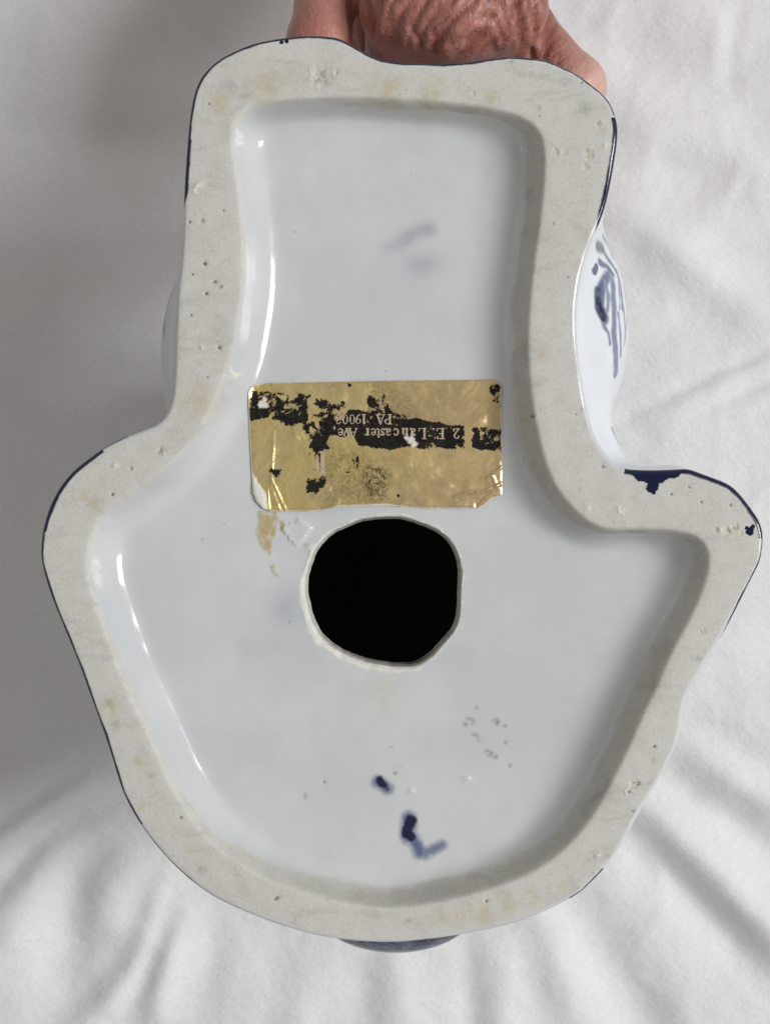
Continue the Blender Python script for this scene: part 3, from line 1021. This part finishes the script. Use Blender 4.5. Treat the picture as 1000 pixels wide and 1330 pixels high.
# cobalt band on the front knob and brushwork further down the sides
kz = R0 - 0.024
for kd, kr in ((0, 0.009), (0.012, 0.011)):
    STROKES.append(([(-0.018, -0.086, kz + kd), (0.002, -0.0925, kz + kd), (0.022, -0.086, kz + kd)], kr, (0.035, 0.04, 0.075, 1), .25))
for a in range(9):
    t = a / 9 * 2 * math.pi + 0.3
    p = [Vector((0.056 * math.cos(t + q) * 0.9, 0.066 * math.sin(t + q) - 0.01, R0 - 0.07 - 0.02 * math.sin(q * 7))) for q in (0, 0.15, 0.3)]
    q = [bvh.find_nearest(v)[0] for v in p]
    STROKES.append((q, 0.0022, MIDB, .4))
body = link('body', VB, QB, body_glaze(), fig)


def paint_body():
    import bmesh
    co = VB
    near = np.zeros(len(co), bool)
    for pts, rad, _, _ in STROKES:
        near |= poly_dist3(co, [np.array(p) for p in pts]) < rad + 0.0025
    bm = bmesh.new()
    bm.from_mesh(body.data)
    bm.verts.ensure_lookup_table()
    es = {e for f in bm.faces if any(near[v.index] for v in f.verts) for e in f.edges}
    bmesh.ops.subdivide_edges(bm, edges=list(es), cuts=3, use_grid_fill=True)
    bm.normal_update()
    for f in bm.faces:
        f.smooth = True
    bm.to_mesh(body.data)
    bm.free()
    me = body.data
    P = np.empty(len(me.vertices) * 3, np.float32)
    me.vertices.foreach_get('co', P)
    P = P.reshape(-1, 3).astype(float)
    rgb = np.tile(np.array([0.10, 0.12, 0.19]), (len(P), 1))
    cover = np.zeros(len(P))
    for pts, rad, tint, soft in STROKES:
        d = poly_dist3(P, [np.array(p) for p in pts])
        m = d < rad + 0.002
        if not m.any():
            continue
        dm = d[m] + 0.00035 * vnoise(P[m], 420, 3)
        k = 1 - sstep(rad * (1 - soft), rad * 1.08, dm)
        c0 = cover[m]
        tot = k + c0 * (1 - k)
        w = np.where(tot > 1e-4, k / np.maximum(tot, 1e-4), 0)[:, None]
        rgb[m] = rgb[m] * (1 - w) + np.array(tint[:3]) * w
        cover[m] = tot
    at = me.attributes.new('cover', 'FLOAT', 'POINT')
    at.data.foreach_set('value', cover.astype(np.float32))
    at = me.color_attributes.new('brush', 'FLOAT_COLOR', 'POINT')
    at.data.foreach_set('color', np.c_[rgb, np.ones(len(P))].astype(np.float32).ravel())


def poly_dist3(X, pts):
    d = np.full(len(X), 1e9)
    for a, b in zip(pts[:-1], pts[1:]):
        d = np.minimum(d, seg_dist(X, a, b)[0])
    return d


paint_body()
body['label'] = 'white glazed body swelling out below the rim with blue brushed leaves'


# ------------------------------------------------------------------ sticker with lettering
def build_sticker():
    out = [(330, 501.5), (334, 499.3), (341, 498.2), (350, 497.8), (400, 496.6), (480, 495), (560, 494), (638, 493), (646, 496), (650.5, 503), (651.5, 560), (652.5, 610), (652.5, 643),
           (646, 645.5), (640, 646.5), (634, 651), (630, 656), (622, 660), (560, 660.5), (520, 658), (500, 656.5), (470, 657.5), (440, 658.5), (424, 662), (400, 664), (352, 664), (342, 660), (334, 652), (329, 640),
           (327, 610), (325, 570), (323, 530), (323, 512), (324.5, 506.5), (327, 503.5)]
    base_d = DEPTH
    P = pxa(out)
    Q0 = np.array(out, float)
    lo, hi = Q0.min(0), Q0.max(0)
    G = hexgrid(lo, hi, 1.25)
    s = poly_sd(G, Q0)
    G = G[s > 0.7]
    # dense outline, slightly frayed
    ol = []
    for a, b in zip(Q0, np.roll(Q0, -1, 0)):
        m = max(1, int(np.linalg.norm(b - a) / 1.3))
        for t in np.arange(m) / m:
            ol.append(a + (b - a) * t)
    ol = np.array(ol)
    ol += 0.35 * np.c_[vnoise(ol, 0.3, 1), vnoise(ol, 0.3, 2)]
    no = len(ol)
    A = np.vstack([ol, G])
    vs, _, fs, _, _, _ = delaunay_2d_cdt([Vector(p) for p in A.tolist()], [(i, (i + 1) % no) for i in range(no)], [], 0, 1e-6)
    V = np.array([(v.x, v.y) for v in vs])
    F = np.array(fs)
    F = F[poly_sd(V[F].mean(1), ol) > 0]
    a, b, c = V[F[:, 0]], V[F[:, 1]], V[F[:, 2]]
    # photograph y points down, so flip where needed to face up
    pos = ((b - a)[:, 0] * (c - a)[:, 1] - (b - a)[:, 1] * (c - a)[:, 0]) > 0
    F[pos] = F[pos][:, ::-1]
    edge = poly_sd(V, ol)
    z = np.full(len(V), 0.00055)

    def crease(pts, w, h):
        return h * np.exp(-(poly_dist(V, np.array(pts, float)) / w) ** 2)
    z += crease([(356, 560), (354, 600), (352, 632), (364, 664)], 2.2, 0.00011)
    z += crease([(352, 620), (372, 664)], 1.6, 0.00016)
    z += crease([(348, 634), (350, 664)], 1.3, 0.00012)
    z += crease([(362, 520), (378, 545), (384, 570)], 6, 0.00012)
    z += crease([(590, 646), (606, 640), (630, 638), (652, 628)], 1.8, 0.00030)
    z += crease([(632, 622), (640, 616), (652, 606)], 1.8, 0.00026)
    z += crease([(618, 657), (628, 644), (640, 634)], 1.6, -0.00022)
    z += crease([(640, 620), (646, 634)], 2, 0.00022)
    z += crease([(420, 660), (470, 655), (520, 657)], 3, 0.00018)
    z += crease([(404, 600), (420, 630), (436, 650)], 5, 0.00010)
    z += crease([(640, 500), (652, 520)], 3, -0.00015)
    z += vnoise(V, 0.045, 5) * 0.00016 + vnoise(V, 0.16, 6) * 0.00002
    rough_zone = sstep(560, 420, V[:, 0])
    z += rough_zone * vnoise(V, 0.33, 7) * 0.000025
    # torn, curled lower left corner
    cut = poly_sd(V, [(325, 606), (334, 624), (346, 640), (350, 668), (320, 668)])
    curl = sstep(-1, 8, cut)
    z += curl * 0.00022
    z -= 0.00015 * sstep(3, 0, edge)
    # black print and wear
    k = np.full(len(V), -1.9)

    def zone(pts, amt=1.0, soft=5):
        """pts in the coordinates of the enlargement of the sticker"""
        q = np.array(pts, float) / 2.6316 + np.array([300, 470])
        sdv = poly_sd(V, q)
        return -1.9 + (amt + 1.9) * sstep(-soft * 1.9, soft * 0.9, sdv)
    zones = [
        ([(62, 122), (85, 104), (130, 97), (200, 115), (262, 108), (262, 165), (270, 205), (225, 217), (150, 205), (90, 197), (62, 196)], 1.1, 8),
        ([(288, 122), (330, 128), (385, 138), (392, 160), (330, 168), (286, 152)], 0.8, 7),
        ([(225, 210), (300, 212), (345, 235), (328, 290), (285, 302), (258, 243)], 1.0, 7),
        ([(410, 165), (470, 172), (540, 190), (600, 197), (700, 207), (797, 222), (797, 297), (700, 291), (640, 292), (590, 292), (560, 296), (490, 291), (440, 281), (420, 255), (330, 242), (345, 205), (380, 195)], 1.6, 4.0),
        ([(262, 170), (340, 180), (420, 165), (420, 240), (330, 245), (265, 215)], 0.8, 8),
        ([(470, 128), (525, 118), (545, 160), (600, 197), (480, 187)], 0.95, 7),
        ([(823, 225), (925, 230), (925, 304), (880, 297), (823, 292)], 1.4, 3.2),
        ([(880, 80), (925, 85), (925, 158), (895, 146), (876, 108)], 0.7, 6),
        ([(255, 393), (318, 393), (312, 445), (266, 445)], 1.0, 7),
        ([(285, 300), (315, 300), (323, 370), (316, 375), (312, 318), (300, 312), (288, 330)], 0.85, 3),
        ([(300, 318), (306, 318), (304, 372), (296, 376)], 0.9, 3),
        ([(262, 308), (278, 312), (274, 335), (264, 330)], 0.6, 4), ([(78, 345), (102, 350), (98, 375), (84, 370)], 0.35, 5),
        ([(138, 365), (168, 370), (164, 402), (146, 400)], 0.45, 5), ([(195, 212), (228, 228), (218, 285), (200, 270)], -0.02, 5),
        ([(565, 452), (576, 452), (577, 464), (566, 465)], 1.5, 2.2), ([(385, 330), (440, 320), (445, 380), (390, 380)], -0.12, 6),
        ([(828, 440), (850, 440), (850, 458), (828, 458)], -0.05, 5),
        ([(400, 72), (412, 72), (412, 84), (402, 84)], 0.6, 2.5)]
    for z_ in zones:
        k = np.maximum(k, zone(*z_))
    smudge = np.maximum(np.exp(-(np.hypot((V[:, 0] - 488) / 21, (V[:, 1] - 626) / 25) + 0.35 * vnoise(V, 0.07, 41)) ** 4),
                        0.45 * sstep(-1.9, 1, zone([(330, 320), (450, 320), (450, 480), (330, 470)], 1.0, 12)))
    smudge = np.maximum(smudge, 0.35 * sstep(-1.9, 1, zone([(460, 70), (560, 70), (640, 190), (560, 190)], 1.0, 10)))
    paper = sstep(-0.6, 1.0, cut)
    paper = np.maximum(paper, sstep(1.4, 0.2, edge - 0.5 * vnoise(V, 0.4, 4)) * (np.abs(V[:, 1] - 493) > 5))
    paper = np.maximum(paper, sstep(-1, 1, poly_sd(V, [(422, 663), (440, 657), (470, 655.5), (500, 654.5), (518, 656.5), (520, 662)])))
    for x, y, r in ((340.5, 525, 5.2), (344, 519, 3), (346, 527, 3), (534, 572, 4.8), (538, 577, 4), (528, 569, 3), (536, 565, 2.5)):
        d = np.hypot(V[:, 0] - x, V[:, 1] - y) + 2.2 * vnoise(V, 0.55, 3)
        paper = np.maximum(paper, sstep(r + .8, r - .8, d))
    floor_bvh = BVHTree.FromPolygons(V3.tolist(), F3.tolist())
    X = pxa(V)
    sc = (D + base_d) / D                                     # sits deeper than the rim: same direction, further away
    X = X * sc
    up = Vector((0, 0, -1))
    low = np.full(len(X), R0 - base_d)
    for i, (a_, b_) in enumerate(X.tolist()):
        hh = floor_bvh.ray_cast(Vector((a_, b_, R0 + 0.01)), up)
        if hh[0] is not None:
            low[i] = hh[0].z
    zz = np.maximum(z + R0 - base_d, low + 0.00012 + 0.4 * z)
    o = link('sticker', np.c_[X, zz], F, foil('gold_foil'), fig, True, dict(black=k, smudge=smudge, paper=paper))
    o['label'] = 'torn gold foil sticker with flaking black print above the hole'
    return o, sc


sticker, STSC = build_sticker()

# glyphs: strokes in a box one cap-height tall, (points, half width)
TH, TN = 0.085, 0.045
GLY = {
    'L': (0.62, [([(.15, 0), (.15, 1)], TH), ([(0, 1), (.32, 1)], TN), ([(0, 0), (.58, 0), (.62, .25)], TN)]),
    'E': (0.66, [([(.15, 0), (.15, 1)], TH), ([(0, 0), (.6, 0), (.62, .22)], TN), ([(0, 1), (.57, 1), (.58, .8)], TN), ([(.15, .52), (.42, .52)], TN)]),
    'A': (0.76, [([(.06, 0), (.36, 1)], TN), ([(.36, 1), (.66, 0)], TH), ([(.17, .36), (.55, .36)], TN), ([(-.03, 0), (.18, 0)], TN), ([(.52, 0), (.78, 0)], TN)]),
    'P': (0.62, [([(.15, 0), (.15, 1)], TH), ([(0, 0), (.32, 0)], TN), ([(0, 1), (.36, 1), (.5, .95), (.58, .75), (.5, .54), (.36, .47), (.15, .47)], TN), ([(.54, .88), (.57, .75), (.54, .6)], TH)]),
    'v': (0.52, [([(.05, .66), (.25, 0)], TH), ([(.25, 0), (.45, .66)], TN), ([(-.03, .66), (.16, .66)], TN), ([(.36, .66), (.53, .66)], TN)]),
    'a': (0.50, [([(.06, .55), (.16, .66), (.28, .65), (.33, .52)], TN), ([(.34, .56), (.34, .08), (.46, .02)], TH * .9), ([(.33, .38), (.12, .28), (.06, .14), (.14, .02), (.24, .04), (.34, .14)], TN * 1.25)]),
    'n': (0.54, [([(.12, 0), (.12, .64)], TH), ([(.01, .62), (.12, .64)], TN), ([(.12, .5), (.26, .66), (.38, .62), (.41, .48)], TN), ([(.41, .5), (.41, 0)], TH), ([(.01, 0), (.23, 0)], TN), ([(.31, 0), (.52, 0)], TN)]),
    'c': (0.46, [([(.38, .52), (.3, .65), (.18, .64), (.07, .48), (.06, .25), (.15, .06), (.28, .01), (.4, .14)], TN * 1.4), ([(.07, .5), (.06, .2)], TH * .8)]),
    's': (0.40, [([(.31, .5), (.25, .65), (.1, .63), (.08, .48), (.3, .26), (.28, .06), (.14, .01), (.05, .16)], TN * 1.5)]),
    't': (0.34, [([(.14, .86), (.14, .1), (.22, .01), (.31, .08)], TH * .85), ([(.01, .64), (.3, .64)], TN)]),
    'e': (0.46, [([(.07, .37), (.38, .37), (.35, .58), (.22, .66), (.1, .56), (.06, .3), (.13, .08), (.27, .01), (.4, .13)], TN * 1.2), ([(.08, .5), (.07, .2)], TH * .8)]),
    'r': (0.40, [([(.12, 0), (.12, .64)], TH), ([(.01, .62), (.12, .64)], TN), ([(.01, 0), (.24, 0)], TN), ([(.12, .48), (.22, .64), (.33, .62), (.34, .55)], TN * 1.2)]),
    '.': (0.26, [([(.08, .05), (.14, .05)], TH)]),
    ',': (0.26, [([(.1, .06), (.12, -.04), (.07, -.16)], TH * .8)]),
    '1': (0.42, [([(.2, 0), (.2, .98)], TH), ([(.06, .86), (.2, .98)], TN), ([(.05, 0), (.36, 0)], TN)]),
    '2': (0.54, [([(.05, .74), (.12, .93), (.26, .98), (.4, .88), (.42, .68), (.3, .42), (.05, .06)], TN * 1.3), ([(.04, .05), (.46, .05), (.5, .24)], TH * .8), ([(.41, .85), (.42, .66), (.36, .52)], TH * .8)]),
    '9': (0.54, [([(.44, .66), (.4, .88), (.25, .98), (.1, .86), (.06, .66), (.14, .48), (.28, .44), (.43, .6)], TN), ([(.45, .72), (.42, .4), (.28, .12), (.12, 0)], TN * 1.4), ([(.08, .82), (.07, .56)], TH * .7), ([(.44, .8), (.43, .5)], TH * .7)]),
    '0': (0.54, [([(.25, .99), (.1, .86), (.05, .5), (.1, .12), (.25, 0), (.39, .12), (.44, .5), (.39, .86), (.25, .99)], TN), ([(.07, .7), (.06, .3)], TH * .8), ([(.43, .7), (.43, .3)], TH * .8)]),
    '3': (0.52, [([(.06, .8), (.16, .97), (.32, .94), (.38, .76), (.3, .58), (.18, .52)], TN * 1.2), ([(.18, .52), (.36, .46), (.43, .26), (.32, .04), (.14, 0), (.05, .1)], TN * 1.3)]),
    'I': (0.36, [([(.18, 0), (.18, 1)], .10), ([(0, 0), (.36, 0)], .035), ([(0, 1), (.36, 1)], .035)]),
    'C': (0.80, [([(.7, .74), (.62, .92), (.42, 1.0), (.2, .92)], .035), ([(.2, .92), (.08, .7), (.07, .35)], .08)]),
}


def ribbon(pts, hw, V, F, place):
    """flat stroke with square caps and mitred corners"""
    p = [Vector(q) for q in pts]
    L, R = [], []
    for i, q in enumerate(p):
        t = Vector((0, 0))
        if i > 0:
            t += (q - p[i - 1]).normalized()
        if i < len(p) - 1:
            t += (p[i + 1] - q).normalized()
        if t.length < 1e-6:
            t = (q - p[i - 1]).normalized()
        t.normalize()
        nrm = Vector((-t.y, t.x))
        e = Vector((0, 0))
        if i == 0:
            e = -t * hw * 0.6
        if i == len(p) - 1:
            e = t * hw * 0.6
        L.append(q + e + nrm * hw)
        R.append(q + e - nrm * hw)
    b = len(V)
    for l, r in zip(L, R):
        V.append(place(l))
        V.append(place(r))
    for i in range(len(p) - 1):
        F.append((b + 2 * i, b + 2 * i + 1, b + 2 * i + 3, b + 2 * i + 2))


dg = bpy.context.evaluated_depsgraph_get()
st_bvh = BVHTree.FromPolygons([v.co[:] for v in sticker.data.vertices], [p.vertices[:] for p in sticker.data.polygons])
layer = [0]


def text_line(items, h, ybase, squeeze=1.0):
    """items: (glyph, photo x of its reading-start edge); the print stands upside down"""
    V, F = [], []
    for g, x0, yb, hh in [(i[0], i[1], i[2] if len(i) > 2 else ybase, i[3] if len(i) > 3 else h) for i in items]:
        for pts, hw in GLY[g][1]:
            layer[0] += 1
            lift = 0.00009 + (layer[0] % 7) * 0.000004

            def place(q):
                X = np.array(px(x0 - q.x * hh * squeeze, yb + q.y * hh)) * STSC
                r = st_bvh.ray_cast(Vector((X[0], X[1], R0 + 0.01)), Vector((0, 0, -1)))
                zz = r[0].z if r[0] is not None else R0 - DEPTH + 0.0006
                return (X[0], X[1], zz + lift)
            ribbon(pts, hw, V, F, place)
    return V, F


def lettering():
    a = [('2', 596.5), ('E', 577), ('.', 564.5), ('L', 553.5), ('a', 540), ('n', 530), ('c', 518), ('a', 508), ('s', 500), ('t', 494), ('e', 488.5),
         ('r', 479.5), ('A', 464), ('v', 454), ('e', 446), (',', 436)]
    V, F = text_line(a, 13.2, 556.6, 1.18)
    b = [('P', 508.5), ('A', 499.5), ('1', 475.5), ('9', 469), ('0', 461), ('0', 452), ('3', 443), ('L', 496, 518, 10)]
    V2, F2 = text_line(b, 12.2, 538.6, 1.18)
    c = [('I', 424, 587.5, 27), ('C', 414, 587.5, 27)]
    V3_, F3_ = text_line(c, 27, 587.5, 1.0)
    VV, FF = [], []
    for v, f in ((V, F), (V2, F2), (V3_, F3_)):
        k = len(VV)
        VV += v
        FF += [tuple(i + k for i in q) for q in f]
    o = link('lettering', np.array(VV), FF, foil('letter_gold', True), sticker, False)
    o['label'] = 'small upside-down gold serif lettering on the black print'


lettering()


# ------------------------------------------------------------------ hand
def build_hand():
    h = 0.0008
    lo = np.array([-0.045, 0.045, -0.1495])
    hi = np.array([0.075, 0.262, -0.008])
    n = np.ceil((hi - lo) / h).astype(int)
    X = (lo[0] + np.arange(n[0]) * h).astype(np.float32)[:, None, None]
    Y = (lo[1] + np.arange(n[1]) * h).astype(np.float32)[None, :, None]
    Z = (lo[2] + np.arange(n[2]) * h).astype(np.float32)[None, None, :]

    def chain(pts, k=0.003):
        d = None
        for (a, ra), (b, rb) in zip(pts[:-1], pts[1:]):
            c = cap(X, Y, Z, np.array(a) * MM, np.array(b) * MM, ra * MM, rb * MM)
            d = c if d is None else smin(d, c, k)
        return d
    # back of the hand, rising from a wrist that lies low over the bed
    palm = chain([((12, 250, -128), 22), ((13, 205, -116), 20), ((14, 182, -104), 19)], .01)
    for a, ra in (((26, 112, -44), 9.0), ((15.5, 110, -41), 9.6), ((4.4, 112, -42.5), 9.0), ((-11, 124, -52), 8.2)):
        palm = smin(palm, cap(X, Y, Z, np.array((14 + (a[0] - 14) * .55, 178, -100)) * MM, np.array(a) * MM, .013, ra * MM), 0.007)
    palm = smin(palm, cap(X, Y, Z, np.array((-4, 124, -84)) * MM, np.array((-4.5, 104, -88)) * MM, .0075, .0065), 0.003)
    palm = smin(palm, cap(X, Y, Z, np.array((14, 172, -106)) * MM, np.array((14, 130, -78)) * MM, .017, .011), 0.01)
    fingers = [
        [((26, 112, -44), 9.0), ((27, 104, -84), 7.8), ((26, 88, -104), 7.0), ((24, 74, -112), 6.2)],
        [((15.5, 110, -41), 9.6), ((16, 104, -90), 8.0), ((14, 88, -112), 7.2), ((12, 72, -120), 6.3)],
        [((4.4, 112, -42.5), 9.0), ((3, 104, -88), 7.8), ((2, 88, -109), 7.0), ((1, 73, -117), 6.1)],
    ]
    v = palm
    tri_ = None
    for f in fingers:
        d = chain(f)
        tri_ = d if tri_ is None else smin(tri_, d, 0.0018)
    v = smin(v, tri_, 0.005)
    little = chain([((-12, 124, -52), 7.4), ((-14.8, 105, -47), 6.6), ((-14.0, 98, -62), 6.6), ((-10, 82, -84), 6.0), ((-8, 72, -92), 5.2)])
    v = smin(v, little, 0.0022)
    thumb = chain([((20, 182, -108), 15), ((27, 136, -84), 10), ((31, 110.5, -60), 8.4), ((42.8, 96.2, -51), 6.7), ((41.5, 84, -66), 6.8), ((40, 74, -80), 5.8)], 0.0025)
    v = smin(v, thumb, 0.0012)
    V, Q = surface_nets(v, lo, h)
    # face normals -> vertex normals for the skin folds
    nrm = np.cross(V[Q[:, 2]] - V[Q[:, 0]], V[Q[:, 3]] - V[Q[:, 1]])
    VN = np.zeros_like(V)
    for k in range(4):
        np.add.at(VN, Q[:, k], nrm)
    VN /= np.linalg.norm(VN, axis=1)[:, None] + 1e-20
    # loose skin over the knuckles: folds that fan out from the fingers' side
    fx, fy = 0.012, 0.085
    ang = np.arctan2(V[:, 0] - fx, V[:, 1] - fy)
    rr = np.hypot(V[:, 0] - fx, V[:, 1] - fy)
    wob = vnoise(V, 120, 1)
    wx = V[:, 0] + 0.0030 * vnoise(V, 75, 21) + 0.0012 * vnoise(V, 220, 22) - np.clip(0.05 + 22 * (V[:, 0] - 0.004), -.1, .6) * (V[:, 1] - 0.095)
    w1 = np.array([noise.noise((x * 300, y * 36, z_ * 30)) for x, (y, z_) in zip(wx.tolist(), V[:, 1:].tolist())])
    w2 = np.array([noise.noise((x * 720, y * 110, z_ * 80)) for x, (y, z_) in zip(wx.tolist(), V[:, 1:].tolist())])
    w1 = np.clip(3.6 * np.abs(w1), 0, 1.6) ** 0.8 - 1
    w2 = np.clip(3.6 * np.abs(w2), 0, 1.6) ** 0.8 - 1
    top = sstep(0.0, 0.5, VN[:, 2])
    zone = sstep(-0.012, 0.0, V[:, 0]) * sstep(0.042, 0.036, V[:, 0]) * top * sstep(0.20, 0.15, V[:, 1])
    rest = 0.13 * (1 - zone)
    amp = zone + rest
    disp = amp * (w1 * 0.00032 + w2 * 0.00030) + vnoise(V, 260, 4) * 0.00012
    # one deep crease across, and tendons
    ridge = np.zeros(len(V))
    for pts in ([(330, 150), (370, 100), (400, 40), (430, -10)], [(400, 100), (440, 40), (480, -10)], [(430, 110), (470, 60), (520, 20), (545, -10)],
                [(480, 125), (500, 92), (550, 72), (612, 65)], [(515, 100), (560, 50), (582, -10)], [(555, 145), (615, 118), (655, 140)],
                [(600, 60), (640, 108), (662, 142)], [(592, -10), (622, 40), (650, 80), (674, 142)], [(640, -10), (662, 60), (692, 145)],
                [(690, -10), (706, 60), (722, 150)], [(730, -10), (742, 70), (748, 155)], [(296, 125), (318, 60), (338, -10)],
                [(350, 40), (372, 10), (392, -20)], [(450, 150), (470, 128), (530, 112)], [(600, 30), (560, 34), (530, 60)], [(380, 150), (400, 120), (420, 96)]):
        q = catmull([px(338 + x / 2.024, y / 2.024, 0.034) for x, y in pts], closed=False, step=0.0015)
        d = poly_dist(V[:, :2], q) + 0.0004 * vnoise(V, 300, 33)
        ridge = np.maximum(ridge, np.exp(-(d / 0.00098) ** 2))
    ridge *= zone
    disp += ridge * 0.00095
    for pts, w, a in (([(694, -10), (698, 30), (704, 75)], 3.0, -0.0010), ([(668, -10), (676, 40), (686, 80)], 3, -0.0007)):
        q = pxa(pts, 0.034)
        d = poly_dist(V[:, :2], q)
        disp += a * np.exp(-(d / (w * S * 1.1)) ** 2) * top
    V = V + VN * disp[:, None]
    fold = np.clip(sstep(-0.35, -0.95, w1) * amp + 0.6 * sstep(-0.3, -0.95, w2) * amp + 0.55 * zone * (1 - ridge) ** 3, 0, 1)
    bone = np.exp(-(np.linalg.norm(V - np.array([.0475, .0955, -.047]), axis=1) / 0.0075) ** 2)
    V[:, 2] += R0
    o = link('hand', V, Q, skin(), None, True, dict(fold=fold, bone=bone))
    o['label'] = 'wrinkled reddish hand gripping the far end of the figurine from behind'
    o['category'] = 'hand'
    # nails on the finger ends
    mn = nail()
    for tip, back in (((24, 74, -112), (26, 88, -104)), ((12, 72, -120), (14, 88, -112)), ((1, 73, -117), (2, 88, -109)), ((-8, 72, -92), (-10, 82, -84)), ((40, 74, -80), (41.5, 84, -66))):
        t, b = Vector(tip) * MM, Vector(back) * MM
        ax = (t - b).normalized()
        up = Vector((0, 0, -1)) if tip[0] != 40 else Vector((1, 0, 0))
        up = (up - ax * up.dot(ax)).normalized()
        sd = ax.cross(up)
        r = 0.0060
        V, F = [], []
        m, k = 9, 7
        for i in range(m):
            for j in range(k):
                a = (j / (k - 1) - .5) * 1.7
                s = i / (m - 1)
                rr_ = r * (1.03 - 0.10 * (s - .3) ** 2)
                wd = 1 - 0.35 * max(0, s - .6) / .4 - 0.25 * max(0, .3 - s) / .3
                p = t + ax * (-0.004 + s * 0.009) + (up * math.cos(a * wd) + sd * math.sin(a * wd)) * rr_ + up * 0.0003
                V.append((p.x, p.y, p.z + R0))
        for i in range(m - 1):
            for j in range(k - 1):
                F.append((i * k + j, i * k + j + 1, (i + 1) * k + j + 1, (i + 1) * k + j))
        link('fingernail', np.array(V), F, mn, o)
    return o


print('hand...')
build_hand()
